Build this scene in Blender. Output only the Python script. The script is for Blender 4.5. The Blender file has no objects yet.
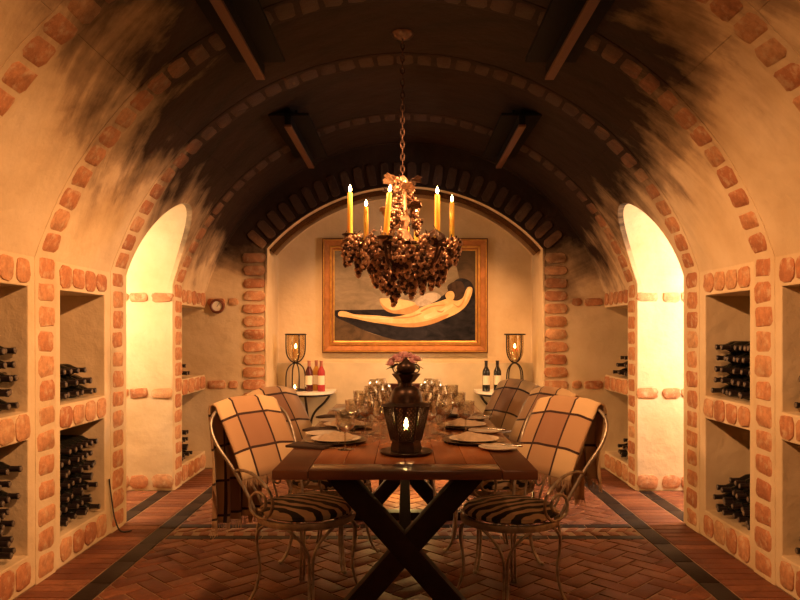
import bpy, bmesh, math, random
from math import sin, cos, pi, sqrt, atan2, radians
from mathutils import Vector, Matrix

sc = bpy.context.scene
COL = sc.collection
RNG = random.Random(7)

# ------------------------------------------------------------------ materials
def new_mat(name):
    m = bpy.data.materials.new(name); m.use_nodes = True
    nt = m.node_tree
    return m, nt, nt.nodes['Principled BSDF']

def N(nt, typ, **kw):
    n = nt.nodes.new(typ)
    for k, v in kw.items():
        if k in n.inputs.keys() if isinstance(k, str) else False:
            n.inputs[k].default_value = v
        else:
            setattr(n, k, v)
    return n

def L(nt, a, b): nt.links.new(a, b)

def math_node(nt, op, a, b=None, c=None):
    n = nt.nodes.new('ShaderNodeMath'); n.operation = op
    for i, v in enumerate((a, b, c)):
        if v is None: continue
        if isinstance(v, (int, float)): n.inputs[i].default_value = v
        else: nt.links.new(v, n.inputs[i])
    return n.outputs[0]

def ramp(nt, fac, stops):
    r = nt.nodes.new('ShaderNodeValToRGB')
    els = r.color_ramp.elements
    while len(els) < len(stops): els.new(0.5)
    for e, (p, c) in zip(els, stops):
        e.position = p; e.color = (*c, 1) if len(c) == 3 else c
    nt.links.new(fac, r.inputs[0])
    return r.outputs[0]

def mixc(nt, fac, a, b, blend='MIX'):
    n = nt.nodes.new('ShaderNodeMix'); n.data_type = 'RGBA'; n.blend_type = blend
    for sock, v in ((n.inputs[0], fac), (n.inputs[6], a), (n.inputs[7], b)):
        if isinstance(v, (int, float)): sock.default_value = v
        elif isinstance(v, tuple): sock.default_value = (*v, 1) if len(v) == 3 else v
        else: nt.links.new(v, sock)
    return n.outputs[2]

def noise(nt, scale, detail=4, vec=None, rough=0.55, dist=0.0):
    n = nt.nodes.new('ShaderNodeTexNoise')
    n.inputs['Scale'].default_value = scale; n.inputs['Detail'].default_value = detail
    n.inputs['Roughness'].default_value = rough; n.inputs['Distortion'].default_value = dist
    if vec is not None: nt.links.new(vec, n.inputs['Vector'])
    return n.outputs['Fac']

def bump(nt, bs, h, strength=0.3, dist=0.01):
    b = nt.nodes.new('ShaderNodeBump')
    b.inputs['Strength'].default_value = strength; b.inputs['Distance'].default_value = dist
    nt.links.new(h, b.inputs['Height']); nt.links.new(b.outputs[0], bs.inputs['Normal'])

def position(nt): return nt.nodes.new('ShaderNodeNewGeometry').outputs['Position']
def objcoord(nt): return nt.nodes.new('ShaderNodeTexCoord').outputs['Object']

def simple(name, col, rough=0.5, metal=0.0, var=0.0, vscale=20, bstr=0.0, bscale=60, **kw):
    m, nt, bs = new_mat(name)
    bs.inputs['Roughness'].default_value = rough; bs.inputs['Metallic'].default_value = metal
    if var:
        f = noise(nt, vscale, 5, objcoord(nt))
        a = tuple(c*(1-var) for c in col); b = tuple(min(1, c*(1+var)) for c in col)
        L(nt, ramp(nt, f, [(0.3, a), (0.7, b)]), bs.inputs['Base Color'])
    else:
        bs.inputs['Base Color'].default_value = (*col, 1)
    if bstr: bump(nt, bs, noise(nt, bscale, 4, objcoord(nt)), bstr, 0.004)
    for k, v in kw.items(): bs.inputs[k.replace('_', ' ')].default_value = v
    return m

VC = 1.12   # height of the vault's centre
VR = 1.982  # its radius
WX = 1.9    # half width of the room
def shade_streak_mask(nt, p):
    # unlit crown's shade put into the colour, mixed with brushed streaks round the vault
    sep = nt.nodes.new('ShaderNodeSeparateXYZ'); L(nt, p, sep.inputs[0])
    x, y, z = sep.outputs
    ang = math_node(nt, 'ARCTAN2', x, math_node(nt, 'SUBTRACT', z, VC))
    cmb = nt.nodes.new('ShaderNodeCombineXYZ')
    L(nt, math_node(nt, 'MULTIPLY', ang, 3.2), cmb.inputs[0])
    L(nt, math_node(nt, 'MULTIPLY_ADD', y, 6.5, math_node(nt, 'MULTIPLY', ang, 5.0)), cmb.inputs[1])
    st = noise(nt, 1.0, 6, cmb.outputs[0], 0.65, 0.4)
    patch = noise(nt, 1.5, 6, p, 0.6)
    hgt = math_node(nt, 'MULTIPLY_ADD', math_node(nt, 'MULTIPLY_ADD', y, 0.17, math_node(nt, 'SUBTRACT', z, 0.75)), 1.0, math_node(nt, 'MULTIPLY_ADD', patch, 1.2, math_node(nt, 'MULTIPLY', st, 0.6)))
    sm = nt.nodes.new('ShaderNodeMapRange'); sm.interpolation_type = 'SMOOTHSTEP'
    sm.inputs[1].default_value = SHADE_RANGE[0]; sm.inputs[2].default_value = SHADE_RANGE[1]
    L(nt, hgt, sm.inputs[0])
    # only the vault itself is darkened, not the side passages or the end niche
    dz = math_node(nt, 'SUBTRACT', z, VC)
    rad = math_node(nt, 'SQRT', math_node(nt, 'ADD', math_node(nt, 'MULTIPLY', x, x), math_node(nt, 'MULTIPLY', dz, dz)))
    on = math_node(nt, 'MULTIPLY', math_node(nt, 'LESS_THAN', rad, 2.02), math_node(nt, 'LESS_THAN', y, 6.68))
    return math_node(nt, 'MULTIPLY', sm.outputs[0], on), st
SHADE_RANGE = (2.66, 3.66)  # range over which the painted crown shade sets in
def plaster_mat():
    m, nt, bs = new_mat('ochre limewash plaster')
    p = position(nt)
    blot = noise(nt, 2.2, 6, p, 0.6)
    base = ramp(nt, blot, [(0.25, (0.56, 0.41, 0.23)), (0.5, (0.66, 0.51, 0.31)), (0.75, (0.73, 0.59, 0.39))])
    sm, st = shade_streak_mask(nt, p)
    shade_streaks = ramp(nt, st, [(0.3, (0.009, 0.005, 0.0035)), (0.75, (0.026, 0.011, 0.007))])  # near-black of the painted crown shade, varied by the streaks
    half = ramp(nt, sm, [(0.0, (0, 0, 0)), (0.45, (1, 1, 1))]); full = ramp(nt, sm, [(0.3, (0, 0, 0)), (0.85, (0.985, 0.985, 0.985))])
    L(nt, mixc(nt, full, mixc(nt, half, base, mixc(nt, 0.55, base, (0.20, 0.095, 0.045))), shade_streaks), bs.inputs['Base Color'])
    bs.inputs['Roughness'].default_value = 0.8; bs.inputs['Specular IOR Level'].default_value = 0.12
    h = math_node(nt, 'ADD', noise(nt, 9, 6, p), math_node(nt, 'MULTIPLY', noise(nt, 1.8, 2, p), 2.2))
    bump(nt, bs, h, 0.55, 0.02)
    return m

def brick_mat(name, stops, rough=0.8, bstr=0.6, dark=(0.12, 0.05, 0.03), spec=0.3, att='tone', smear=False):
    m, nt, bs = new_mat(name)
    a = nt.nodes.new('ShaderNodeAttribute'); a.attribute_name = att
    base = ramp(nt, a.outputs['Fac'], stops)
    p = position(nt)
    n1 = noise(nt, 26, 6, p, 0.7)
    k = ramp(nt, n1, [(0.35, (0, 0, 0)), (0.62, (1, 1, 1))])
    c = mixc(nt, 0.5, base, mixc(nt, k, dark, base))
    if smear:
        c = mixc(nt, ramp(nt, noise(nt, 17, 5, p, 0.65), [(0.52, (0, 0, 0)), (0.66, (0.75, 0.75, 0.75))]), c, (0.62, 0.45, 0.27))
        sm, st = shade_streak_mask(nt, p)
        c = mixc(nt, math_node(nt, 'MULTIPLY', sm, 0.975), c, (0.030, 0.013, 0.008))  # same crown shade painted over the rib bricks
    L(nt, c, bs.inputs['Base Color'])
    bs.inputs['Roughness'].default_value = rough
    bs.inputs['Specular IOR Level'].default_value = spec
    bump(nt, bs, noise(nt, 40, 6, p, 0.7), bstr, 0.01)
    return m

def plaid_mat():
    m, nt, bs = new_mat('checked wool')
    uv = nt.nodes.new('ShaderNodeUVMap').outputs[0]
    sep = nt.nodes.new('ShaderNodeSeparateXYZ'); L(nt, uv, sep.inputs[0])
    def axis(s, per, off):
        t = math_node(nt, 'FRACT', math_node(nt, 'MULTIPLY_ADD', s, 1/per, off))
        chk = math_node(nt, 'GREATER_THAN', t, 0.5)
        d1 = math_node(nt, 'ABSOLUTE', math_node(nt, 'SUBTRACT', math_node(nt, 'FRACT', math_node(nt, 'MULTIPLY', t, 2)), 0.5))
        ln = math_node(nt, 'LESS_THAN', math_node(nt, 'SUBTRACT', 0.5, d1), 0.035)
        return chk, ln
    c1, l1 = axis(sep.outputs[0], 0.36, 0.30)
    c2, l2 = axis(sep.outputs[1], 0.36, 0.10)
    s = math_node(nt, 'MULTIPLY', math_node(nt, 'ADD', c1, c2), 0.5)
    col = ramp(nt, s, [(0.0, (0.74, 0.52, 0.28)), (0.5, (0.53, 0.32, 0.17)), (1.0, (0.38, 0.20, 0.115))])
    ln = math_node(nt, 'MAXIMUM', l1, l2)
    col = mixc(nt, ln, col, (0.055, 0.025, 0.02))
    w = nt.nodes.new('ShaderNodeTexWave'); w.inputs['Scale'].default_value = 160; w.bands_direction = 'DIAGONAL'
    L(nt, uv, w.inputs['Vector'])
    L(nt, col, bs.inputs['Base Color']); bs.inputs['Roughness'].default_value = 0.9
    bs.inputs['Sheen Weight'].default_value = 0.25; bs.inputs['Specular IOR Level'].default_value = 0.15
    bump(nt, bs, w.outputs['Fac'], 0.2, 0.002)
    return m

def zebra_mat():
    m, nt, bs = new_mat('zebra striped fabric')
    p = objcoord(nt)
    w = nt.nodes.new('ShaderNodeTexWave'); w.inputs['Scale'].default_value = 5.2
    w.inputs['Distortion'].default_value = 4.5; w.inputs['Detail'].default_value = 1.5; w.inputs['Detail Scale'].default_value = 1.4
    w.bands_direction = 'X'
    L(nt, p, w.inputs['Vector'])
    c = ramp(nt, w.outputs['Fac'], [(0.46, (0.012, 0.009, 0.008)), (0.54, (0.62, 0.46, 0.30))])
    L(nt, c, bs.inputs['Base Color']); bs.inputs['Roughness'].default_value = 0.6
    return m

def wood_mat(name, c0, c1, rough, scale=(14, 1.2, 14), spec=0.5, coat=0.0):
    m, nt, bs = new_mat(name)
    p = position(nt)
    mp = nt.nodes.new('ShaderNodeMapping'); mp.inputs['Scale'].default_value = scale
    L(nt, p, mp.inputs[0])
    f = noise(nt, 1.6, 8, mp.outputs[0], 0.6, 0.6)
    c = ramp(nt, f, [(0.3, c0), (0.7, c1)])
    a = nt.nodes.new('ShaderNodeAttribute'); a.attribute_name = 'tone'
    c = mixc(nt, 0.5, c, mixc(nt, a.outputs['Fac'], tuple(v*0.5 for v in c0), tuple(min(1, v*1.25) for v in c1)))
    L(nt, c, bs.inputs['Base Color'])
    bs.inputs['Roughness'].default_value = rough; bs.inputs['Specular IOR Level'].default_value = spec
    bs.inputs['Coat Weight'].default_value = coat; bs.inputs['Coat Roughness'].default_value = 0.15
    bump(nt, bs, f, 0.15, 0.003)
    return m

def glass_mat(name, col=(1, 1, 1), rough=0.0, ior=1.45):
    m, nt, bs = new_mat(name)
    bs.inputs['Base Color'].default_value = (*col, 1)
    bs.inputs['Transmission Weight'].default_value = 1.0
    bs.inputs['Roughness'].default_value = rough; bs.inputs['IOR'].default_value = ior
    return m

def emit_mat(name, col, strength):
    m, nt, bs = new_mat(name)
    bs.inputs['Base Color'].default_value = (*col, 1)
    bs.inputs['Emission Color'].default_value = (*col, 1); bs.inputs['Emission Strength'].default_value = strength
    return m

M = {}
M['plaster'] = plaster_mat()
M['dado'] = simple('pale limewash', (0.57, 0.47, 0.30), 0.75, var=0.12, vscale=5, bstr=0.4, bscale=14)
M['niche'] = simple('honey limewash', (0.62, 0.45, 0.25), 0.75, var=0.14, vscale=4, bstr=0.4, bscale=14)
M['pad'] = simple('raised lime mortar', (0.68, 0.54, 0.34), 0.8, var=0.16, vscale=8, bstr=0.6, bscale=30)
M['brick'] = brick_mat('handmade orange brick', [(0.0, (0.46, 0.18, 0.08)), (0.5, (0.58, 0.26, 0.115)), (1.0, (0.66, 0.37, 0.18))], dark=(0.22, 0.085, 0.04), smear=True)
M['paver'] = brick_mat('worn floor brick', [(0.0, (0.16, 0.052, 0.027)), (0.5, (0.25, 0.088, 0.042)), (1.0, (0.34, 0.135, 0.064))], 0.62, 0.4, spec=0.3)
M['slate'] = brick_mat('dark floor tile', [(0.0, (0.022, 0.013, 0.010)), (1.0, (0.045, 0.026, 0.018))], 0.6, 0.2, (0.015, 0.010, 0.008), 0.2)
M['grout'] = simple('sandy grout', (0.34, 0.22, 0.13), 0.9, var=0.2)
M['iron'] = simple('weathered grey iron', (0.46, 0.39, 0.30), 0.40, 0.7, var=0.35, vscale=30)
M['blackiron'] = simple('black wrought iron', (0.03, 0.022, 0.018), 0.45, 0.6)
M['zebra'] = zebra_mat()
M['plaid'] = plaid_mat()
M['fringe'] = simple('wool fringe', (0.50, 0.32, 0.18), 0.9)
M['table'] = wood_mat('polished red brown wood', (0.30, 0.085, 0.027), (0.52, 0.18, 0.055), 0.2, coat=0.4)
M['tableedge'] = wood_mat('dark polished edge wood', (0.10, 0.035, 0.018), (0.20, 0.075, 0.032), 0.3, (2, 14, 14), coat=0.4)
M['darkwood'] = wood_mat('dark stained wood', (0.014, 0.007, 0.005), (0.032, 0.015, 0.010), 0.6, spec=0.2)
M['litbatten'] = wood_mat('brown lit batten edge', (0.07, 0.028, 0.014), (0.12, 0.05, 0.026), 0.6, spec=0.2)
M['charcoal'] = simple('charcoal metal', (0.006, 0.004, 0.0035), 0.8, Specular_IOR_Level=0.1)
M['leather'] = simple('oxblood leather', (0.13, 0.035, 0.02), 0.4, bstr=0.2)
M['bronze'] = simple('coppery bronze', (0.60, 0.34, 0.20), 0.32, 0.5, var=0.5, vscale=28)
M['bronzedark'] = simple('dark patinated bronze', (0.10, 0.05, 0.032), 0.4, 0.7, var=0.5, vscale=25)
M['wax'] = simple('golden beeswax', (0.88, 0.53, 0.07), 0.45, Subsurface_Weight=0.35, Subsurface_Scale=0.03)
M['ivorywax'] = simple('ivory wax', (0.85, 0.68, 0.38), 0.5, Subsurface_Weight=0.4, Subsurface_Scale=0.03)
M['flame'] = emit_mat('candle flame', (1.0, 0.60, 0.20), 60.0)
M['wick'] = simple('burnt wick', (0.02, 0.015, 0.01), 0.9)
def thin_glass(name, col, refl, cut=0.0):
    m, nt, bs = new_mat(name)
    nt.nodes.remove(bs)
    tr = nt.nodes.new('ShaderNodeBsdfTransparent'); tr.inputs[0].default_value = (*col, 1)
    gl = nt.nodes.new('ShaderNodeBsdfGlossy'); gl.inputs['Roughness'].default_value = 0.06
    lw = nt.nodes.new('ShaderNodeLayerWeight'); lw.inputs['Blend'].default_value = 0.35
    mx = nt.nodes.new('ShaderNodeMixShader')
    if cut:
        b = nt.nodes.new('ShaderNodeBump'); b.inputs['Strength'].default_value = cut; b.inputs['Distance'].default_value = 0.004
        v = nt.nodes.new('ShaderNodeTexVoronoi'); v.inputs['Scale'].default_value = 70
        L(nt, objcoord(nt), v.inputs['Vector']); L(nt, v.outputs['Distance'], b.inputs['Height'])
        L(nt, b.outputs[0], gl.inputs['Normal']); L(nt, b.outputs[0], lw.inputs['Normal'])
    L(nt, math_node(nt, 'MULTIPLY_ADD', lw.outputs['Facing'], refl, 0.15), mx.inputs[0])
    L(nt, tr.outputs[0], mx.inputs[1]); L(nt, gl.outputs[0], mx.inputs[2])
    L(nt, mx.outputs[0], nt.nodes['Material Output'].inputs[0])
    return m
M['glass'] = thin_glass('cut clear glass', (0.95, 0.93, 0.88), 0.95, 0.6)
M['lampglass'] = thin_glass('amber tinted lamp glass', (0.97, 0.90, 0.76), 0.35)
M['bottle'] = simple('dark bottle glass', (0.010, 0.010, 0.008), 0.16, Specular_IOR_Level=0.6)
M['capsule'] = simple('black bottle capsule', (0.020, 0.013, 0.012), 0.35)
M['captop'] = simple('pale capsule end', (0.13, 0.10, 0.075), 0.4)
M['label'] = simple('cream paper label', (0.80, 0.72, 0.55), 0.7)
M['rose'] = simple('rose wine bottle glass', (0.55, 0.06, 0.07), 0.12, Transmission_Weight=0.35)
M['amber'] = simple('amber wine bottle glass', (0.60, 0.30, 0.05), 0.12, Transmission_Weight=0.35)
M['darkred'] = simple('dark red wine bottle glass', (0.07, 0.012, 0.012), 0.12)
M['foil'] = simple('pink bronze foil', (0.45, 0.18, 0.12), 0.35, 0.5)
M['gold'] = simple('antique gold leaf', (0.80, 0.47, 0.13), 0.34, 0.85, var=0.22, vscale=18)
M['redgold'] = simple('reddish gilt wood', (0.46, 0.19, 0.06), 0.38, 0.45, var=0.25, vscale=14)
M['mahogany'] = simple('dark red frame edge', (0.16, 0.05, 0.022), 0.4)
M['white'] = simple('white glazed china', (0.80, 0.74, 0.62), 0.2)
M['charger'] = simple('pewter charger', (0.13, 0.09, 0.065), 0.3, 0.5)
M['linen'] = simple('folded linen', (0.62, 0.47, 0.31), 0.9, var=0.12, vscale=40, bstr=0.3)
M['darknapkin'] = simple('dark leather card holder', (0.06, 0.035, 0.025), 0.6)
M['steel'] = simple('polished cutlery steel', (0.62, 0.56, 0.48), 0.2, 1.0)
M['marble'] = simple('pale marble', (0.80, 0.76, 0.66), 0.25, var=0.06)
M['lanternmetal'] = simple('dark pierced brass', (0.060, 0.033, 0.022), 0.36, 0.7, var=0.4, vscale=40)
M['pink'] = simple('pink petal', (0.95, 0.54, 0.57), 0.6, var=0.25, vscale=60)
M['leafgreen'] = simple('green leaf', (0.10, 0.14, 0.04), 0.6)
M['dial'] = simple('white enamel dial', (0.82, 0.78, 0.66), 0.3)
M['brass'] = simple('worn brass strip', (0.20, 0.11, 0.045), 0.2, 0.9)
M['cordm'] = simple('brown rubber cord', (0.03, 0.02, 0.015), 0.6)

# painting colours (painted canvas: the paint's own colour)
def paint_mat(name, a, b, scale=9, stretch=(1, 1, 1)):
    m, nt, bs = new_mat(name)
    p = position(nt)
    mp = nt.nodes.new('ShaderNodeMapping'); mp.inputs['Scale'].default_value = stretch
    L(nt, p, mp.inputs[0])
    f = noise(nt, scale, 6, mp.outputs[0], 0.65, 0.8)
    L(nt, ramp(nt, f, [(0.32, a), (0.68, b)]), bs.inputs['Base Color'])
    bs.inputs['Roughness'].default_value = 0.7; bs.inputs['Specular IOR Level'].default_value = 0.15
    bump(nt, bs, noise(nt, 70, 3, mp.outputs[0]), 0.25, 0.002)
    return m
M['p_ground'] = paint_mat('oil paint grey olive', (0.19, 0.15, 0.095), (0.33, 0.26, 0.17), 5, (1, 1, 2))
M['p_brown'] = paint_mat('oil paint umber', (0.06, 0.04, 0.022), (0.14, 0.09, 0.05), 6)
M['p_drape'] = paint_mat('oil paint blue black', (0.004, 0.004, 0.006), (0.030, 0.026, 0.030), 7, (1, 1, 2))
M['p_skin'] = paint_mat('oil paint flesh ochre', (0.68, 0.40, 0.15), (0.86, 0.60, 0.29), 6)
M['p_skin2'] = paint_mat('oil paint flesh brown', (0.42, 0.21, 0.075), (0.60, 0.33, 0.13), 8)
M['p_light'] = paint_mat('oil paint pale flesh', (0.80, 0.56, 0.27), (0.92, 0.72, 0.42), 10)
M['p_hair'] = paint_mat('oil paint dark hair', (0.02, 0.012, 0.008), (0.07, 0.04, 0.025), 14)
M['p_cloth'] = paint_mat('oil paint grey cloth', (0.34, 0.28, 0.20), (0.60, 0.50, 0.37), 14)

# ------------------------------------------------------------------ mesh builder
class MB:
    def __init__(self):
        self.v = []; self.f = []; self.mi = []; self.sm = []; self.tone = []; self.uv = []
        self.mats = []
    def mat(self, m):
        if m not in self.mats: self.mats.append(m)
        return self.mats.index(m)
    def add(self, verts, faces, m, smooth=True, tone=0.5, uvs=None, xf=None):
        o = len(self.v); k = self.mat(m)
        for p in verts:
            p = Vector(p)
            if xf is not None: p = xf @ p
            self.v.append(tuple(p))
        for i, f in enumerate(faces):
            self.f.append(tuple(o+j for j in f)); self.mi.append(k); self.sm.append(smooth); self.tone.append(tone)
            self.uv.append(uvs[i] if uvs else None)
    def box(self, c, s, m, rot=None, tone=0.5, bev=0.0):
        hx, hy, hz = s[0]/2, s[1]/2, s[2]/2
        R = rot if rot is not None else Matrix.Identity(3)
        c = Vector(c)
        if bev <= 0:
            vs = [c + R @ Vector((a*hx, b*hy, d*hz)) for a in (-1, 1) for b in (-1, 1) for d in (-1, 1)]
            fs = [(0,1,3,2),(4,6,7,5),(0,4,5,1),(2,3,7,6),(0,2,6,4),(1,5,7,3)]
            self.add(vs, fs, m, False, tone)
        else:
            bm = bmesh.new(); bmesh.ops.create_cube(bm, size=1.0)
            for v in bm.verts: v.co = Vector((v.co.x*s[0], v.co.y*s[1], v.co.z*s[2]))
            bmesh.ops.bevel(bm, geom=bm.edges[:], offset=min(bev, min(s)*0.45), segments=2, affect='EDGES', profile=0.6)
            bm.verts.index_update()
            self.add([c + R @ v.co for v in bm.verts], [[v.index for v in f.verts] for f in bm.faces], m, False, tone)
            bm.free()
    def tube(self, pts, r, m, n=8, closed=False, cap=True, xf=None, tone=0.5):
        pts = [Vector(p) for p in pts]; k = len(pts)
        rr = r if isinstance(r, (list, tuple)) else [r]*k
        tang = []
        for i in range(k):
            if closed: t = pts[(i+1) % k] - pts[i-1]
            else: t = pts[min(i+1, k-1)] - pts[max(i-1, 0)]
            tang.append(t.normalized() if t.length > 1e-9 else Vector((0, 0, 1)))
        up = Vector((0, 0, 1)) if abs(tang[0].z) < 0.9 else Vector((1, 0, 0))
        nrm = (up - tang[0]*up.dot(tang[0])).normalized()
        vs = []
        for i in range(k):
            if i: nrm = (nrm - tang[i]*nrm.dot(tang[i])).normalized()
            bn = tang[i].cross(nrm)
            for j in range(n):
                a = 2*pi*j/n
                vs.append(pts[i] + (nrm*cos(a) + bn*sin(a))*rr[i])
        fs = []
        for i in range(k if closed else k-1):
            i2 = (i+1) % k
            for j in range(n):
                j2 = (j+1) % n
                fs.append((i*n+j, i*n+j2, i2*n+j2, i2*n+j))
        if cap and not closed:
            fs.append(tuple(range(n-1, -1, -1))); fs.append(tuple((k-1)*n+j for j in range(n)))
        self.add(vs, fs, m, True, tone, xf=xf)
    def lathe(self, prof, m, n=24, c=(0, 0, 0), xf=None, a0=0.0, smooth=True, mats=None, closed_prof=False):
        # prof: list of (r, z); mats: material per segment
        c = Vector(c); vs = []; k = len(prof)
        for r, z in prof:
            for j in range(n):
                a = a0 + 2*pi*j/n
                vs.append(c + Vector((r*cos(a), r*sin(a), z)))
        segs = {}
        for i in range(k if closed_prof else k-1):
            mm = mats[i] if mats else m
            i2 = (i+1) % k
            for j in range(n):
                j2 = (j+1) % n
                segs.setdefault(mm.name, (mm, []))[1].append((i*n+j, i*n+j2, i2*n+j2, i2*n+j))
        base = len(self.v)
        for p in vs:
            if xf is not None: p = xf @ p
            self.v.append(tuple(p))
        for mm, fs in segs.values():
            kk = self.mat(mm)
            for f in fs:
                self.f.append(tuple(base+q for q in f)); self.mi.append(kk); self.sm.append(smooth); self.tone.append(0.5); self.uv.append(None)
    def sphere(self, c, r, m, seg=8, ring=6, sc=(1, 1, 1), xf=None):
        vs = [(0, 0, -1)]; fs = []
        for i in range(1, ring):
            ph = -pi/2 + pi*i/ring
            for j in range(seg):
                a = 2*pi*j/seg; vs.append((cos(ph)*cos(a), cos(ph)*sin(a), sin(ph)))
        vs.append((0, 0, 1))
        for j in range(seg): fs.append((0, 1+(j+1) % seg, 1+j))
        for i in range(ring-2):
            for j in range(seg):
                a = 1+i*seg+j; b = 1+i*seg+(j+1) % seg
                fs.append((a, b, b+seg, a+seg))
        t = len(vs)-1; o = 1+(ring-2)*seg
        for j in range(seg): fs.append((o+j, o+(j+1) % seg, t))
        c = Vector(c)
        self.add([c + Vector((p[0]*r*sc[0], p[1]*r*sc[1], p[2]*r*sc[2])) for p in vs], fs, m, True, xf=xf)
    def pad(self, o, ux, uy, n, w, h, d, m, tone=0.5, rnd=0.3, jit=0.004, rng=RNG, sink=0.012):
        # one worn brick face: rounded irregular block standing d proud of the surface
        o, ux, uy, n = Vector(o), Vector(ux), Vector(uy), Vector(n)
        rc = min(w, h)*rnd; pts = []
        for sx, sy, a in ((1, 1, 0), (-1, 1, 90), (-1, -1, 180), (1, -1, 270)):
            for t in (0, 45, 90):
                an = radians(a+t)
                pts.append((sx*(w/2-rc)+rc*cos(an)+rng.uniform(-jit, jit), sy*(h/2-rc)+rc*sin(an)+rng.uniform(-jit, jit)))
        k = len(pts); vs = []
        for (s, dd) in ((1.0, -sink), (1.0, d*0.55), (0.90, d)):
            ins = 0 if s == 1.0 else min(w, h)*0.07
            for x, y in pts:
                q = sqrt(x*x+y*y); f = (q-ins)/q
                vs.append(o + ux*x*f + uy*y*f + n*(dd + (rng.uniform(-0.0015, 0.0015) if s != 1 else 0)))
        fs = []
        for r in range(2):
            for j in range(k):
                j2 = (j+1) % k
                fs.append((r*k+j, r*k+j2, (r+1)*k+j2, (r+1)*k+j))
        fs.append(tuple(2*k+j for j in range(k)))
        self.add(vs, fs, m, False, tone)
    def build(self, name, parent=None, loc=None):
        me = bpy.data.meshes.new(name)
        me.from_pydata(self.v, [], self.f)
        for mt in self.mats: me.materials.append(mt)
        me.polygons.foreach_set('material_index', self.mi)
        me.polygons.foreach_set('use_smooth', self.sm)
        a = me.attributes.new('tone', 'FLOAT', 'FACE'); a.data.foreach_set('value', self.tone)
        if any(u is not None for u in self.uv):
            lay = me.uv_layers.new(name='UVMap')
            for p, u in zip(me.polygons, self.uv):
                if u:
                    for li, q in zip(p.loop_indices, u): lay.data[li].uv = q
        me.update()
        me.set_sharp_from_angle(angle=radians(48))
        o = bpy.data.objects.new(name, me); COL.objects.link(o)
        if parent is not None: o.parent = parent
        if loc is not None: o.location = loc
        return o

def smooth_path(pts, k=6, closed=False):
    pts = [Vector(p) for p in pts]; n = len(pts); out = []
    for i in range(n if closed else n-1):
        if closed: p0, p1, p2, p3 = pts[i-1], pts[i], pts[(i+1) % n], pts[(i+2) % n]
        else: p0, p1, p2, p3 = pts[max(i-1, 0)], pts[i], pts[i+1], pts[min(i+2, n-1)]
        for j in range(k):
            t = j/k
            out.append(0.5*((2*p1) + (p2-p0)*t + (2*p0-5*p1+4*p2-p3)*t*t + (3*p1-p0-3*p2+p3)*t**3))
    if not closed: out.append(pts[-1])
    return out

def tag(o, label, cat, group=None):
    o['label'] = label; o['category'] = cat
    if group: o['group'] = group
    return o
def struct(o):
    o['kind'] = 'structure'; return o
def thing(name, label, cat, loc=(0, 0, 0), rz=0.0, group=None):
    o = bpy.data.objects.new(name, None); COL.objects.link(o)
    o.empty_display_size = 0.1
    o.location = loc; o.rotation_euler = (0, 0, rz)
    return tag(o, label, cat, group)
def dup(root, loc, rz=None, label=None, group=None, rot=None):
    r = root.copy(); COL.objects.link(r); r.location = loc
    if rz is not None: r.rotation_euler = (0, 0, rz)
    if rot is not None: r.rotation_euler = rot
    if label: r['label'] = label
    if group: r['group'] = group
    for ch in list(root.children):
        c = ch.copy(); COL.objects.link(c); c.parent = r
        for g in list(ch.children):
            d = g.copy(); COL.objects.link(d); d.parent = c
    return r

# ------------------------------------------------------------------ room shell
Y0, Y1 = -1.4, 6.65          # wall behind the viewpoint, end wall
OUT = 3.4
BAYS = [(2.98, 3.53), (3.86, 4.43), (5.97, 6.70)]
DOOR = (4.78, 5.73)
RIBS = [2.83, 3.70, 4.62, 5.85]
LEVELS = [(0.17, 0.755), (0.895, 1.53)]   # lower and upper rack openings
def vx(h):  # half width of the room at height h
    return WX if h <= 1.684 else sqrt(VR*VR-(h-VC)**2)

def prism(bm, poly, axis, a, b):
    # poly of (u, v): axis 'y' -> (u, y, v); axis 'x' -> (x, u, v)
    mk = (lambda u, v, t: (u, t, v)) if axis == 'y' else (lambda u, v, t: (t, u, v))
    A = [bm.verts.new(mk(u, v, a)) for u, v in poly]; B = [bm.verts.new(mk(u, v, b)) for u, v in poly]
    bm.faces.new(A); bm.faces.new(B[::-1])
    n = len(poly)
    for i in range(n): bm.faces.new((A[i], B[i], B[(i+1) % n], A[(i+1) % n]))
    return bm
def bm_obj(name, bm, mat):
    bmesh.ops.recalc_face_normals(bm, faces=bm.faces)
    me = bpy.data.meshes.new(name); bm.to_mesh(me); bm.free()
    me.materials.append(mat)
    o = bpy.data.objects.new(name, me); COL.objects.link(o); return o
def carve(o, cutter):
    md = o.modifiers.new('cut', 'BOOLEAN'); md.operation = 'DIFFERENCE'; md.object = cutter; md.solver = 'EXACT'
    dg = bpy.context.evaluated_depsgraph_get()
    me = bpy.data.meshes.new_from_object(o.evaluated_get(dg))
    o.modifiers.clear(); old = o.data; o.data = me; me.name = o.name
    bpy.data.meshes.remove(old)
    cm = cutter.data; bpy.data.objects.remove(cutter); bpy.data.meshes.remove(cm)
    md = o.modifiers.new('soft edges', 'BEVEL'); md.width = 0.014; md.segments = 2; md.limit_method = 'ANGLE'; md.angle_limit = radians(50)

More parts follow.
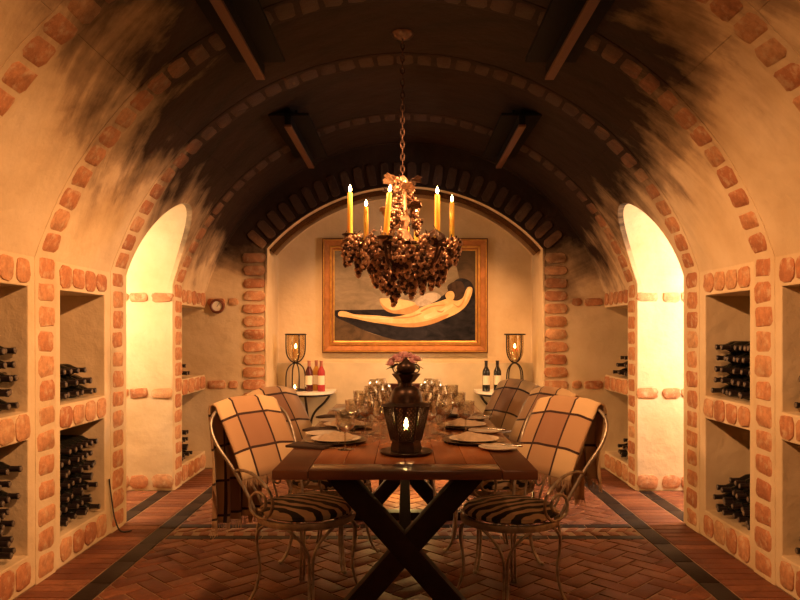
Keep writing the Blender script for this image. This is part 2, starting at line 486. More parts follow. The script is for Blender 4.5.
HSPLIT = 2.55
def side_wall(s, name):
    prof = [(s*WX, 0.0), (s*WX, 1.684)]
    k = 30
    a0 = math.asin((1.684-VC)/VR); a1 = math.asin((HSPLIT-VC)/VR)
    for i in range(1, k+1):
        a = a0+(a1-a0)*i/k; prof.append((s*VR*cos(a), VC+VR*sin(a)))
    prof += [(s*OUT, HSPLIT), (s*OUT, 0.0)]
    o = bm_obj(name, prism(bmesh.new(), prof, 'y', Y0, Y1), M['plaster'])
    bm = bmesh.new()
    xa, xb = (s*1.2, s*2.40)
    for (ya, yb) in BAYS:
        for (za, zb) in LEVELS:
            prism(bm, [(ya, za), (yb, za), (yb, zb), (ya, zb)], 'x', xa, xb)
    ya, yb = DOOR; r = (yb-ya)/2; yc = (ya+yb)/2; hs = 1.70; rise = 0.56
    arch = [(ya, -0.2), (yb, -0.2), (yb, hs)] + [(yc+r*cos(t), hs+rise*sin(t)) for t in [pi*i/28 for i in range(1, 28)]] + [(ya, hs)]
    prism(bm, arch, 'x', s*1.0, s*3.25)
    carve(o, bm_obj('cutter', bm, M['plaster']))
    return struct(o)
wall_left = side_wall(-1, 'wall_left')
wall_right = side_wall(1, 'wall_right')

bm = bmesh.new()
a1 = math.asin((HSPLIT-VC)/VR)
arc = [(VR*cos(a1+(pi-2*a1)*i/70), VC+VR*sin(a1+(pi-2*a1)*i/70)) for i in range(71)]
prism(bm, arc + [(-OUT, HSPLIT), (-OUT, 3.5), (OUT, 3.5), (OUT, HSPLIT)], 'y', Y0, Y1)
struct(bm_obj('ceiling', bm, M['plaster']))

# end wall with a shallow arched niche
NH, NS, NC, NR = 1.32, 2.098, 0.939, 1.757   # half width, springing, arc centre, arc radius
bm = bmesh.new(); prism(bm, [(-OUT, 0), (OUT, 0), (OUT, 3.5), (-OUT, 3.5)], 'y', Y1, 7.7)
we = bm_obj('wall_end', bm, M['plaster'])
bm = bmesh.new()
t0 = math.acos(NH/NR)
ap = [(NR*cos(t0+(pi-2*t0)*i/40), NC+NR*sin(t0+(pi-2*t0)*i/40)) for i in range(41)]
prism(bm, [(-NH, -0.2), (NH, -0.2)] + ap, 'y', 6.0, 7.27)
carve(we, bm_obj('cutter', bm, M['plaster']))
struct(we)
bm = bmesh.new(); prism(bm, [(-OUT, 0), (OUT, 0), (OUT, 3.5), (-OUT, 3.5)], 'y', Y0-0.2, Y0)
struct(bm_obj('wall_front', bm, M['plaster']))
mb = MB(); mb.box((0, 7.245, 0.49), (2*NH-0.004, 0.046, 0.98), M['dado']); struct(mb.build('trim_5'))
# brass lighting trough round the soffit of the niche arch
mb = MB()
pts_o = []
for i in range(49):
    t = t0+(pi-2*t0)*i/48
    pts_o.append((cos(t), sin(t)))
vs = []; fs = []
for (cx, sz) in pts_o:
    for (rr, yy) in ((NR-0.004, 6.80), (NR-0.050, 6.83), (NR-0.062, 6.92), (NR-0.050, 7.01), (NR-0.004, 7.04)):
        vs.append((cx*rr, yy, NC+sz*rr))
for i in range(48):
    for j in range(4):
        a = i*5+j; fs.append((a, a+1, a+6, a+5))
mb.add(vs, fs, M['brass'], True); struct(mb.build('trim_6'))

# ------------------------------------------------------------------ brick ribs and courses
def tone(r=RNG): return min(1, max(0, r.gauss(0.5, 0.27)))
def rib(y, name):
    mb = MB(); w = 0.165
    # path round the room: floor -> wall -> vault -> wall -> floor
    segs = []
    for s in (-1,):
        pass
    path = []   # (x, z, nx, nz) by arc length
    n = 11
    step = 0.1305
    z = 0.075
    while z < 1.66:
        path.append((-WX, z, 1, 0)); z += step
    a0 = math.asin((z-VC)/VR); da = step/VR
    a = pi-a0
    while a > a0-0.01:
        path.append((VR*cos(a), VC+VR*sin(a), -cos(a), -sin(a))); a -= (pi-2*a0)/round((pi-2*a0)/da)
    z2 = z-step
    while z2 > 0:
        path.append((WX, z2, -1, 0)); z2 -= step
    # raised mortar band behind the bricks
    bw, bh = 0.105, 0.006
    prof = [(-WX, 0.0, 1, 0), (-WX, 1.684, 1, 0)]
    aa = math.asin((1.684-VC)/VR)
    for i in range(1, 60):
        t = pi-aa-(pi-2*aa)*i/60; prof.append((VR*cos(t), VC+VR*sin(t), -cos(t), -sin(t)))
    prof += [(WX, 1.684, -1, 0), (WX, 0, -1, 0)]
    vs = []; fs = []
    for x, z, nx, nz in prof:
        j = RNG.uniform(-0.006, 0.006)
        vs += [(x-nx*0.02, y-bw+j, z-nz*0.02), (x+nx*bh*0.5, y-bw+j, z+nz*bh*0.5), (x+nx*bh, y-bw+j+0.012, z+nz*bh), (x+nx*bh, y+bw-0.012-j, z+nz*bh), (x+nx*bh*0.5, y+bw-j, z+nz*bh*0.5), (x-nx*0.02, y+bw-j, z-nz*0.02)]
    for i in range(len(prof)-1):
        for j in range(5):
            a_ = i*6+j; fs.append((a_, a_+6, a_+7, a_+1))
    mb.add(vs, fs, M['plaster'], False)
    for x, z, nx, nz in path:
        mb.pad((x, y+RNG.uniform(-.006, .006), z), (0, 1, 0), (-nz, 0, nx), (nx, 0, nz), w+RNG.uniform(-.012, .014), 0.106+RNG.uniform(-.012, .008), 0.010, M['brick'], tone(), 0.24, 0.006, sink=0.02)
    struct(mb.build(name))
for i, y in enumerate(RIBS): rib(y, 'trim_%d' % (i+1))

def course(mb, s, ya, yb, z, h, bl=0.125, x=WX, d=0.012):
    n = max(1, round((yb-ya)/bl)); st = (yb-ya)/n
    for i in range(n):
        mb.pad((s*x, ya+st*(i+0.5), z), (0, 1, 0), (0, 0, 1), (-s, 0, 0), st-0.022+RNG.uniform(-.008, .006), h+RNG.uniform(-.01, .008), d, M['brick'], tone(), 0.28, 0.005, sink=0.02)
k = 7
for s in (-1, 1):
    mb = MB()
    for (ya, yb) in BAYS:
        yb = min(yb, 6.63)
        course(mb, s, ya-0.02, yb+0.02, 1.608, 0.115, 0.145)
        course(mb, s, ya-0.02, yb+0.02, 0.825, 0.118, 0.16)
        course(mb, s, ya-0.02, yb+0.02, 0.088, 0.13, 0.165)
    course(mb, s, 3.60, 3.61, 0.088, 0.12, 0.01) if False else None
    # bands on the jamb that faces the room down the side passage
    for z, h in ((1.585, 0.075), (0.80, 0.085), (0.075, 0.11)):
        for (xa, w) in ((1.985, 0.17), (2.18, 0.145), (2.36, 0.2), (2.58, 0.2)):
            mb.pad((s*(xa+0.0), DOOR[1], z), (1, 0, 0), (0, 0, 1), (0, -1, 0), w, h, 0.012, M['brick'], tone(), 0.35, 0.006, sink=0.02)
    struct(mb.build('trim_%d' % k)); k += 1
# end wall: jamb columns, voussoirs and two short bands each side
mb = MB()
for s in (-1, 1):
    z = 0.07
    while z < 2.06:
        mb.pad((s*1.432, Y1, z), (1, 0, 0), (0, 0, 1), (0, -1, 0), 0.215+RNG.uniform(-.015, .012), 0.092+RNG.uniform(-.006, .006), 0.016, M['brick'], tone(), 0.4, 0.005, sink=0.02); z += 0.121
    for z in (1.585, 0.80):
        for (xa, w) in ((1.63, 0.09), (1.79, 0.17)):
            mb.pad((s*xa, Y1, z), (1, 0, 0), (0, 0, 1), (0, -1, 0), w, 0.075, 0.012, M['brick'], tone(), 0.35, 0.005, sink=0.02)
nv = 26
for i in range(nv):
    t = t0-0.03+(pi-2*t0+0.06)*(i+0.5)/nv
    c, s_ = cos(t), sin(t)
    mb.pad(((NR+0.118)*c, Y1, NC+(NR+0.118)*s_), (c, 0, s_), (-s_, 0, c), (0, -1, 0), 0.205, 0.083, 0.016, M['brick'], tone(), 0.35, 0.005, sink=0.02)
struct(mb.build('trim_9'))
# thin plaster bead where the vault meets the end wall, and round the niche
mb = MB()
aa = math.asin((1.684-VC)/VR)
mb.tube([((VR-0.0)*cos(aa+(pi-2*aa)*i/60), Y1-0.004, VC+VR*sin(aa+(pi-2*aa)*i/60)) for i in range(61)], 0.011, M['plaster'], 6)
mb.tube([(-NH, Y1, 0), (-NH, Y1, NS)] + [((NR)*cos(pi-t0-(pi-2*t0)*i/40), Y1, NC+NR*sin(pi-t0-(pi-2*t0)*i/40)) for i in range(41)] + [(NH, Y1, NS), (NH, Y1, 0)], 0.012, M['plaster'], 6)
struct(mb.build('trim_10'))

# ------------------------------------------------------------------ floor
def clip_quads(quads, x0, x1, y0, y1):
    out = []
    for q, t in quads:
        p = q
        for ax, lim, sg in ((0, x0, 1), (0, x1, -1), (1, y0, 1), (1, y1, -1)):
            r = []
            for i in range(len(p)):
                a, b = p[i], p[(i+1) % len(p)]
                da, db = (a[ax]-lim)*sg, (b[ax]-lim)*sg
                if da >= 0: r.append(a)
                if da*db < 0:
                    u = da/(da-db); r.append((a[0]+(b[0]-a[0])*u, a[1]+(b[1]-a[1])*u))
            p = r
            if len(p) < 3: break
        if len(p) >= 3: out.append((p, t))
    return out
def slab(mb, poly, m, tn, top=0.0, depth=0.012):
    ar = 0.5*sum(poly[i][0]*poly[(i+1) % len(poly)][1]-poly[(i+1) % len(poly)][0]*poly[i][1] for i in range(len(poly)))
    if abs(ar) < 2e-5: return
    if ar < 0: poly = poly[::-1]
    k = len(poly); cx = sum(p[0] for p in poly)/k; cy = sum(p[1] for p in poly)/k
    tl = [RNG.uniform(-0.0012, 0.0012) for _ in range(2)]
    vs = [(x, y, top-depth) for x, y in poly] + [(x, y, top-0.003) for x, y in poly]
    for x, y in poly:
        d = sqrt((x-cx)**2+(y-cy)**2) or 1; f = max(0, d-0.004)/d
        vs.append((cx+(x-cx)*f, cy+(y-cy)*f, top-0.001+tl[0]*(x-cx)*8+tl[1]*(y-cy)*8))
    fs = []
    for r in range(2):
        for j in range(k):
            j2 = (j+1) % k; fs.append((r*k+j, r*k+j2, (r+1)*k+j2, (r+1)*k+j))
    fs.append(tuple(2*k+j for j in range(k)))
    mb.add(vs, fs, m, False, tn)
fl = MB()
fl.box((0, 3.1, -0.06), (2*OUT, 9.6, 0.108), M['grout'])
BW = 0.104; G = 0.005
def herring(x0, x1, y0, y1, ang, w=BW):
    ca, sa = cos(ang), sin(ang); quads = []
    R = int(7/w)
    cx, cy = (x0+x1)/2, (y0+y1)/2
    for i in range(-R, R):
        for j in range(-R, R):
            ox, oy = (i-2*j)*w, (i+2*j)*w
            wx, wy = ox*ca-oy*sa, ox*sa+oy*ca
            if abs(wx) > (x1-x0)/2+0.4 or abs(wy) > (y1-y0)/2+0.4: continue
            for (ax, ay, bx, by) in ((0, 0, 2, 1), (1, -2, 2, 0)):
                q = [(ox+ax*w+G, oy+ay*w+G), (ox+bx*w-G, oy+ay*w+G), (ox+bx*w-G, oy+by*w-G), (ox+ax*w+G, oy+by*w-G)]
                quads.append(([(cx+px*ca-py*sa, cy+px*sa+py*ca) for px, py in q], tone()))
    return clip_quads(quads, x0, x1, y0, y1)
for (ya, yb) in ((Y0, 4.40), (4.74, 7.25)):
    for p, t in herring(-1.515, 1.515, ya, yb, radians(45)): slab(fl, p, M['paver'], t)
def row(x0, x1, y0, y1, along, L_, m, gap=0.004):
    ln = (x1-x0) if along == 'x' else (y1-y0)
    n = max(1, round(ln/L_)); st = ln/n
    for i in range(n):
        if along == 'x': p = [(x0+i*st+gap, y0+gap), (x0+(i+1)*st-gap, y0+gap), (x0+(i+1)*st-gap, y1-gap), (x0+i*st+gap, y1-gap)]
        else: p = [(x0+gap, y0+i*st+gap), (x1-gap, y0+i*st+gap), (x1-gap, y0+(i+1)*st-gap), (x0+gap, y0+(i+1)*st-gap)]
        slab(fl, p, m, tone())
for s in (-1, 1):
    xs = sorted((s*1.52, s*1.64)); row(xs[0], xs[1], Y0, 6.65, 'y', 0.33, M['slate'])
    xs = sorted((s*1.645, s*1.905)); row(xs[0], xs[1], Y0, 6.65, 'y', 0.085, M['paver'])
    xs = sorted((s*1.91, s*2.02)); row(xs[0], xs[1], DOOR[0], DOOR[1], 'y', 0.32, M['slate'])
    for q in range(5):
        xs = sorted((s*(2.025+q*0.23), s*(2.025+(q+1)*0.23))); row(xs[0], xs[1], DOOR[0], DOOR[1], 'y', 0.11, M['paver'])
row(-1.515, 1.515, 4.40, 4.475, 'x', 0.30, M['slate']); row(-1.515, 1.515, 4.665, 4.74, 'x', 0.30, M['slate'])
qs = []
for i in range(-20, 21):
    for j in (0, 1):
        x = i*0.11+j*0.055; y = 4.48+j*0.09
        qs.append(([(x, y+0.004), (x+0.06, y+0.004), (x+0.11 if j else x+0.0+0.05, y+0.086), (x+0.05 if j else x-0.01, y+0.086)], tone()))
for p, t in clip_quads(qs, -1.51, 1.51, 4.478, 4.662): slab(fl, p, M['paver'], min(1, t+0.3))
struct(fl.build('floor'))

# ------------------------------------------------------------------ ceiling fixtures
def fixture(s, ya, yb, label):
    x, h = s*0.83, 2.745
    t = thing('ceiling_fixture', label, 'ceiling light', (x, (ya+yb)/2, h), 0, 'long ceiling fixtures under the vault')
    ln = yb-ya
    b = MB(); b.box((0, 0, 0.105), (0.29, ln, 0.022), M['charcoal'], bev=0.004); b.build('mounting_plate', t)
    b = MB(); b.box((0, 0, 0.058), (0.046, ln+0.05, 0.07), M['charcoal'], bev=0.003); b.build('baffle_board', t)  # coloured near-black for the shade on the board's unlit inner face
    b = MB(); b.box((0, 0, 0.014), (0.052, ln+0.06, 0.018), M['litbatten'], bev=0.003); b.build('lit_edge_strip', t)  # the board's lit bottom edge, put in as a brown strip
    for q in (-0.35, 0.35):
        b = MB(); b.tube([(-s*0.03, q*ln, 0.11), (-s*0.03, q*ln, 0.20)], 0.009, M['charcoal']); b.build('hanger', t)
fixture(-1, 2.75, 4.0, 'long dark ceiling fixture with a brown bottom edge at the upper left, nearest the viewer')
fixture(1, 2.75, 4.0, 'long dark ceiling fixture with a brown bottom edge at the upper right, nearest the viewer')
fixture(-1, 4.98, 6.18, 'small looking dark ceiling fixture left of the chandelier chain, near the end arch')
fixture(1, 4.98, 6.18, 'small looking dark ceiling fixture right of the chandelier chain, near the end arch')

# ------------------------------------------------------------------ table
TX, TYA, TYB, TH = 0.515, 2.70, 5.22, 0.765
tb = thing('dining_table', 'long red-brown wooden dining table on dark crossed trestle legs', 'table', (0, 0, 0))
mb = MB()
ew = 0.14; nb = 6; bwid = (2*(TX-ew))/nb
for i in range(nb):
    xa = -(TX-ew)+i*bwid
    mb.box((xa+bwid/2, (TYA+TYB)/2, TH-0.018), (bwid-0.0015, TYB-TYA-2*ew, 0.036), M['table'], tone=RNG.uniform(.3, 1), bev=0.0025)
mb.build('tabletop', tb)
for s in (-1, 1):
    mb = MB(); mb.box((s*(TX-ew/2), (TYA+TYB)/2, TH-0.018), (ew-0.002, TYB-TYA, 0.0365), M['tableedge'], tone=0.6, bev=0.005); mb.build('edge_board', tb)
for y in (TYA+ew/2, TYB-ew/2):
    mb = MB(); mb.box((0, y, TH-0.018), (2*(TX-ew)-0.002, ew, 0.0365), M['tableedge'], tone=0.4, bev=0.005); mb.build('edge_board', tb)
for y in (3.05, 4.87):
    for sg in (1, -1):
        a = Vector((-0.275*sg, y+sg*0.001, 0.045)); b = Vector((0.315*sg, y+sg*0.001, TH-0.055))
        d = b-a; ang = atan2(d.z, d.x)
        mb = MB(); mb.box((a+b)/2, (d.length+0.05, 0.085, 0.095), M['darkwood'], Matrix.Rotation(-ang, 3, 'Y'), bev=0.006); mb.build('trestle_leg', tb)
    mb = MB(); mb.box((0, y, 0.028), (0.98, 0.10, 0.056), M['darkwood'], bev=0.008); mb.build('foot_bar', tb)
    mb = MB(); mb.box((0, y, TH-0.054), (0.92, 0.09, 0.034), M['darkwood'], bev=0.006); mb.build('top_bar', tb)
mb = MB(); mb.box((0, (3.05+4.87)/2, 0.385), (0.055, 1.80, 0.085), M['darkwood'], bev=0.006); mb.build('stretcher', tb)

# ------------------------------------------------------------------ chairs
def make_chair(label, loc, rz):
    # local: sitter faces +y
    t = thing('garden_chair', label, 'chair', loc, rz, 'wrought iron chairs around the table')
    I = M['iron']
    mb = MB(); mb.lathe([(0.001, 0.435), (0.20, 0.435), (0.222, 0.447), (0.222, 0.462), (0.20, 0.478), (0.10, 0.489), (0.001, 0.490)], M['zebra'], 36); mb.build('seat_cushion', t)
    mb = MB()
    mb.lathe([(0.216, 0.405), (0.234, 0.405), (0.237, 0.419), (0.234, 0.434), (0.216, 0.434)], I, 40, closed_prof=True)
    for a in (0.4, 1.97, 3.54, 5.11):
        mb.tube([(0.22*cos(a), 0.22*sin(a), 0.418), (-0.22*cos(a), -0.22*sin(a), 0.418)], 0.006, I, 6)
    mb.build('seat_rim', t)
    for a in (radians(45), radians(135), radians(225), radians(315)):
        mb = MB(); R = Matrix.Rotation(a, 4, 'Z')
        for s in (-1, 1):
            p = smooth_path([(0.205, s*0.105, 0.405), (0.222, s*0.075, 0.385), (0.235, s*0.03, 0.335), (0.232, s*0.0085, 0.27), (0.222, s*0.0085, 0.17), (0.245, s*0.0085, 0.07), (0.285, s*0.0085, 0.006)], 5)
            mb.tube([R @ v for v in p], 0.0068, I, 7)
        mb.sphere(R @ Vector((0.288, 0, 0.011)), 0.015, I, 8, 6, (1, 1, 0.7))
        mb.build('leg', t)
    # balloon back
    half = [(0.165, -0.165, 0.425), (0.195, -0.20, 0.53), (0.235, -0.262, 0.66), (0.272, -0.33, 0.775), (0.262, -0.375, 0.865), (0.19, -0.402, 0.92), (0.09, -0.412, 0.942), (0, -0.414, 0.948)]
    pts = half + [(-x, y, z) for x, y, z in half[-2::-1]]
    mb = MB(); mb.tube(smooth_path(pts, 6), 0.0082, I, 8); mb.build('back_frame', t)
    mb = MB()
    inner = [(0.10, -0.178, 0.44), (0.135, -0.235, 0.58), (0.165, -0.31, 0.74), (0.13, -0.37, 0.86), (0, -0.392, 0.91)]
    mb.tube(smooth_path(inner + [(-x, y, z) for x, y, z in inner[-2::-1]], 5), 0.0065, I, 6)
    for s in (-1, 1):
        pts = []
        for i in range(30):
            a = i/29*3.6*pi/2*1.3; r = 0.052*(1-i/34)
            pts.append((s*(0.055+r*cos(a)-0.0), -0.225-0.28*(r*sin(a)+0.03), 0.56+r*sin(a)))
        mb.tube(pts, 0.005, I, 6)
    mb.tube(smooth_path([(0, -0.17, 0.43), (0, -0.235, 0.60), (0, -0.33, 0.78), (0, -0.392, 0.91)], 5), 0.0055, I, 6)
    mb.build('back_scroll', t)
    for s in (-1, 1):
        p = [(s*0.228, -0.252, 0.64), (s*0.247, -0.18, 0.655), (s*0.262, -0.09, 0.645), (s*0.268, -0.01, 0.60), (s*0.268, 0.025, 0.545), (s*0.262, 0.012, 0.485), (s*0.252, -0.045, 0.448)]
        for i in range(1, 16):
            a = -pi/2-0.3-i*0.42; r = 0.068-0.0028*i
            p.append((s*0.254, -0.065+r*cos(a)*-1*-1, 0.516+r*sin(a)))
        mb = MB(); mb.tube(smooth_path(p, 4), 0.0072, I, 7); mb.build('arm_scroll', t)
    return t
chair_spots = [
    ('wrought iron chair with zebra seat nearest the viewer on the left of the table', (-0.475, 3.38, 0), -32),
    ('wrought iron chair at the near right corner of the table, zebra cushion in full view', (0.50, 3.34, 0), 212),
    ('wrought iron chair behind the nearest left chair, under the second left throw', (-0.43, 4.03, 0), -24),
    ('wrought iron chair in the middle of the right side of the table', (0.50, 4.02, 0), 200),
    ('wrought iron chair farthest back on the right side, by the console table with dark bottles', (0.41, 4.70, 0), 203),
]
proto = None; chairs = []
for lab, loc, ang in chair_spots:
    rz = radians(ang-90)
    if proto is None: proto = make_chair(lab, loc, rz); chairs.append(proto)
    else: chairs.append(dup(proto, loc, rz, lab))

# ------------------------------------------------------------------ plaid throws
def throw(chair, label, cx, w, front, back, seed, drop=1.0):
    rng = random.Random(seed)
    path = []
    # centre line: up the inside of the back, over the top, down behind
    fz = front
    for i in range(9):
        t = i/8; z = fz+(0.930-fz)*t
        # frame lean: y from -0.235 at .60 to -0.40 at .95
        y = -0.232-(0.168)*((z-0.60)/0.33)
        path.append((y+0.022+0.012*sin(t*pi), z))
    path += [(-0.392, 0.957), (-0.412, 0.968), (-0.436, 0.959), (-0.450, 0.925)]
    nb_ = 12
    for i in range(1, nb_+1):
        t = i/nb_; z = 0.925+(back-0.925)*t
        path.append((-0.452-0.03*t*drop, z))
    d = [0.0]
    for i in range(1, len(path)): d.append(d[-1]+sqrt((path[i][0]-path[i-1][0])**2+(path[i][1]-path[i-1][1])**2))
    nu = 22; vs = []; uvs = []
    ph = rng.uniform(0, 6)
    for i, (y, z) in enumerate(path):
        bk = max(0, (i-11)/(len(path)-12))
        for j in range(nu+1):
            u = j/nu-0.5
            nar = 1-0.22*min(1, bk*2)
            x = cx+u*w*nar
            sag = 0.26*max(0, abs(x)-0.10)**1.0*0.75 if 5 <= i else 0.26*max(0, abs(x)-0.10)*0.75*(i/5)
            fold = (0.004+0.022*bk)*sin(u*26+ph+0.8*sin(z*5)) + 0.006*sin(u*11+z*9+ph)
            yy = y + (fold if bk > 0 else 0.35*fold)
            vs.append((x+0.01*sin(z*8+ph)*bk, yy-(0.012 if bk > 0 else 0)*abs(u), z-sag*(1-0.4*bk)))
            uvs.append((u*w+0.5, d[i]))
    fs = []; fu = []
    for i in range(len(path)-1):
        for j in range(nu):
            a = i*(nu+1)+j; f = (a, a+1, a+nu+2, a+nu+1)
            fs.append(f); fu.append([uvs[q] for q in f])
    mb = MB(); mb.add(vs, fs, M['plaid'], True, uvs=fu)
    o = mb.build('plaid_throw'); o.matrix_world = Matrix.Translation(chair.location) @ Matrix.Rotation(chair.rotation_euler.z, 4, 'Z')
    md = o.modifiers.new('cloth thickness', 'SOLIDIFY'); md.thickness = 0.009; md.offset = 0
    tag(o, label, 'blanket', 'plaid throws over the chair backs')
    for row_ in (0, len(path)-1):
        mb = MB()
        for j in range(nu*3):
            t = j/(nu*3-1)*nu; j0 = min(int(t), nu-1); q = t-j0
            a = Vector(vs[row_*(nu+1)+j0])*(1-q)+Vector(vs[row_*(nu+1)+j0+1])*q
            ln = rng.uniform(0.035, 0.055); dx = rng.uniform(-.008, .008); dy = rng.uniform(-.008, .008)
            mb.tube([a+Vector((0, 0, 0.003)), a+Vector((dx*.5, dy*.5, -ln*.5)), a+Vector((dx, dy, -ln))], [0.0028, 0.0024, 0.0012], M['fringe'], 4)
        mb.build('fringe', o)
throw(chairs[0], 'tan and cream plaid throw with fringe, over the nearest left chair', -0.0, 0.43, 0.60, 0.33, 3)
throw(chairs[1], 'plaid throw draped over the nearest right chair, cream squares lit up', 0.02, 0.42, 0.60, 0.56, 4)
throw(chairs[2], 'plaid throw on the second left chair, just behind the nearest left throw', 0.0, 0.47, 0.64, 0.45, 5)
throw(chairs[3], 'plaid throw between the front right throw and the farthest one', 0.0, 0.46, 0.64, 0.34, 6)
throw(chairs[4], 'darker looking plaid throw farthest back on the right, below two dark bottles', 0.0, 0.46, 0.62, 0.45, 8)

# head chair at the far end of the table
hc = thing('dining_chair', 'dark red-brown upholstered chair at the far head of the table', 'chair', (0.01, 5.52, 0), pi)
mb = MB(); mb.box((0, 0.0, 0.45), (0.44, 0.42, 0.07), M['leather'], bev=0.02); mb.build('seat', hc)
mb = MB(); mb.box((0, -0.20, 0.68), (0.43, 0.055, 0.40), M['leather'], bev=0.02); mb.build('backrest', hc)
for x in (-0.19, 0.19):
    for y in (-0.19, 0.18):
        mb = MB(); mb.box((x, y, 0.21), (0.038, 0.038, 0.42), M['darkwood'], bev=0.004); mb.build('leg', hc)

# ------------------------------------------------------------------ candle helper
def candle(name, label, cat, loc, r, h, mat, group=None, fl_=0.04):
    t = thing(name, label, cat, loc, 0, group)
    mb = MB(); mb.lathe([(0.0005, 0), (r, 0), (r*0.96, h*0.6), (r*0.9, h-0.004), (r*0.7, h), (r*0.3, h-0.004), (0.0005, h-0.005)], mat, 16); mb.build('candle_body', t)
    mb = MB(); mb.tube([(0, 0, h-0.006), (0.001, 0, h+0.009)], 0.0014, M['wick'], 5); mb.build('wick', t)
    mb = MB(); mb.lathe([(0.0003, h+0.004), (fl_*0.17, h+0.006+fl_*0.12), (fl_*0.23, h+0.006+fl_*0.32), (fl_*0.15, h+0.006+fl_*0.65), (fl_*0.05, h+0.006+fl_*0.9), (0.0003, h+0.006+fl_)], M['flame'], 10); mb.build('flame', t)
    return t

# ------------------------------------------------------------------ chandelier
CX, CY = -0.015, 4.22
ch = thing('chandelier', 'bronze candle chandelier covered in grape clusters, hanging over the table', 'chandelier', (CX, CY, 1.52))
def lc(x, y, z): return Vector((x-CX, y-CY, z-1.52))
spots = [(-0.322, 4.10, 1.862), (-0.246, 4.42, 1.862), (-0.108, 3.90, 1.822), (0.183, 3.96, 1.818), (0.290, 4.32, 1.838), (0.075, 4.56, 1.85), (0.012, 4.30, 1.78)]
mb = MB()
pr = [(0.012, 2.24), (0.03, 2.22), (0.04, 2.19), (0.022, 2.15), (0.028, 2.05), (0.045, 1.98), (0.03, 1.92), (0.035, 1.86), (0.07, 1.80), (0.05, 1.74), (0.02, 1.68), (0.008, 1.60), (0.0005, 1.57)]
mb.lathe([(r, z-1.52) for r, z in pr], M['bronze'], 16); mb.build('stem', ch)
mb = MB()
mb.tube([(0.31*cos(2*pi*i/40), 0.31*sin(2*pi*i/40), 1.80-1.52) for i in range(40)], 0.011, M['bronzedark'], 7, closed=True)
mb.tube([(0.19*cos(2*pi*i/32), 0.19*sin(2*pi*i/32), 1.68-1.52) for i in range(32)], 0.009, M['bronzedark'], 7, closed=True)
for i in range(6):
    a = i*pi/3+0.3
    mb.tube(smooth_path([(0.31*cos(a), 0.31*sin(a), 0.28), (0.26*cos(a), 0.26*sin(a), 0.19), (0.16*cos(a), 0.16*sin(a), 0.14), (0.03*cos(a), 0.03*sin(a), 0.13)], 4), 0.008, M['bronzedark'], 6)
mb.build('basket_ring', ch)
for (x, y, z) in spots:
    p = lc(x, y, z); r = sqrt(p.x**2+p.y**2); a = atan2(p.y, p.x)
    mb = MB()
    if r > 0.08:
        mb.tube(smooth_path([(0.03*cos(a), 0.03*sin(a), p.z-0.14), (0.4*r*cos(a), 0.4*r*sin(a), p.z-0.17), (0.85*r*cos(a), 0.85*r*sin(a), p.z-0.13), (r*cos(a), r*sin(a), p.z-0.05), (p.x, p.y, p.z-0.012)], 5), 0.009, M['bronzedark'], 7)
    else:
        mb.tube([(p.x, p.y, p.z-0.12), (p.x, p.y, p.z-0.012)], 0.009, M['bronzedark'], 7)
    mb.build('candle_arm', ch)
    mb = MB()
    mb.lathe([(0.0005, -0.014), (0.012, -0.014), (0.02, -0.008), (0.046, 0.004), (0.05, 0.011), (0.045, 0.009), (0.022, -0.0015), (0.0005, -0.0015)], M['bronzedark'], 14, c=p); mb.build('drip_pan', ch)
def bunch_mesh(seed, n, ln, rad):
    rng = random.Random(seed); mb = MB()
    for i in range(n):
        t = (i+0.5)/n; rr = rad*(1-t)**0.7*(0.75 if t < 0.12 else 1)
        a = i*2.4; q = rr*rng.uniform(0.55, 1.0)
        mb.sphere((q*cos(a), q*sin(a), -ln*t), rng.uniform(0.0115, 0.0145), M['bronze'] if rng.random() < 0.7 else M['bronzedark'], 8, 5)
    mb.tube([(0, 0, -0.02), (0, 0, 0.025)], 0.004, M['bronzedark'], 5)
    return mb
def leaf_mesh(seed):
    rng = random.Random(seed); mb = MB(); n = 30; vs = [(0, 0, 0.006)]; r0 = 0.052
    for layer in (0, 1):
        for i in range(n):
            a = 2*pi*i/n
            lob = 0.72+0.28*abs(cos(2.5*(a)))**0.7+(0.05 if i % 2 else -0.04)
            if abs(a-pi) < 0.25: lob *= 0.6
            r = r0*lob
            vs.append((r*cos(a)+0.03, r*sin(a), -0.35*r*r/r0+0.006*sin(5*a)-0.0025*layer))
    vs.append((0.0, 0, 0.003)); fs = []
    for i in range(n):
        j = (i+1) % n
        fs.append((0, 1+i, 1+j)); fs.append((2*n+1, 1+n+j, 1+n+i)); fs.append((1+i, 1+n+i, 1+n+j, 1+j))
    mb.add(vs, fs, M['bronze'] if seed == 1 else M['bronzedark'], False)
    mb.tube([(-0.03, 0, 0.012), (0.01, 0, 0.004)], 0.0028, M['bronzedark'], 5)
    return mb
bunches = []; leaves = []
def place(o, p, rot, s=1.0):
    o.location = p; o.rotation_euler = rot; o.scale = (s, s, s)
protos_b = [bunch_mesh(s, n, l, r).build('grape_bunch', ch) for s, n, l, r in ((1, 34, 0.15, 0.045), (2, 28, 0.12, 0.042), (3, 40, 0.18, 0.048))]
protos_l = [leaf_mesh(s).build('vine_leaf', ch) for s in (1, 2)]
ub = [0, 0]
def put_bunch(p, rng, s=1.0):
    i = ub[0]; ub[0] += 1
    o = protos_b[i] if i < 3 else protos_b[i % 3].copy()
    if i >= 3: COL.objects.link(o); o.parent = ch
    place(o, p, (rng.uniform(-.25, .25), rng.uniform(-.25, .25), rng.uniform(0, 6)), s)
def put_leaf(p, rot, s=1.0):
    i = ub[1]; ub[1] += 1
    o = protos_l[i] if i < 2 else protos_l[i % 2].copy()
    if i >= 2: COL.objects.link(o); o.parent = ch
    place(o, p, rot, s)
rg = random.Random(12)
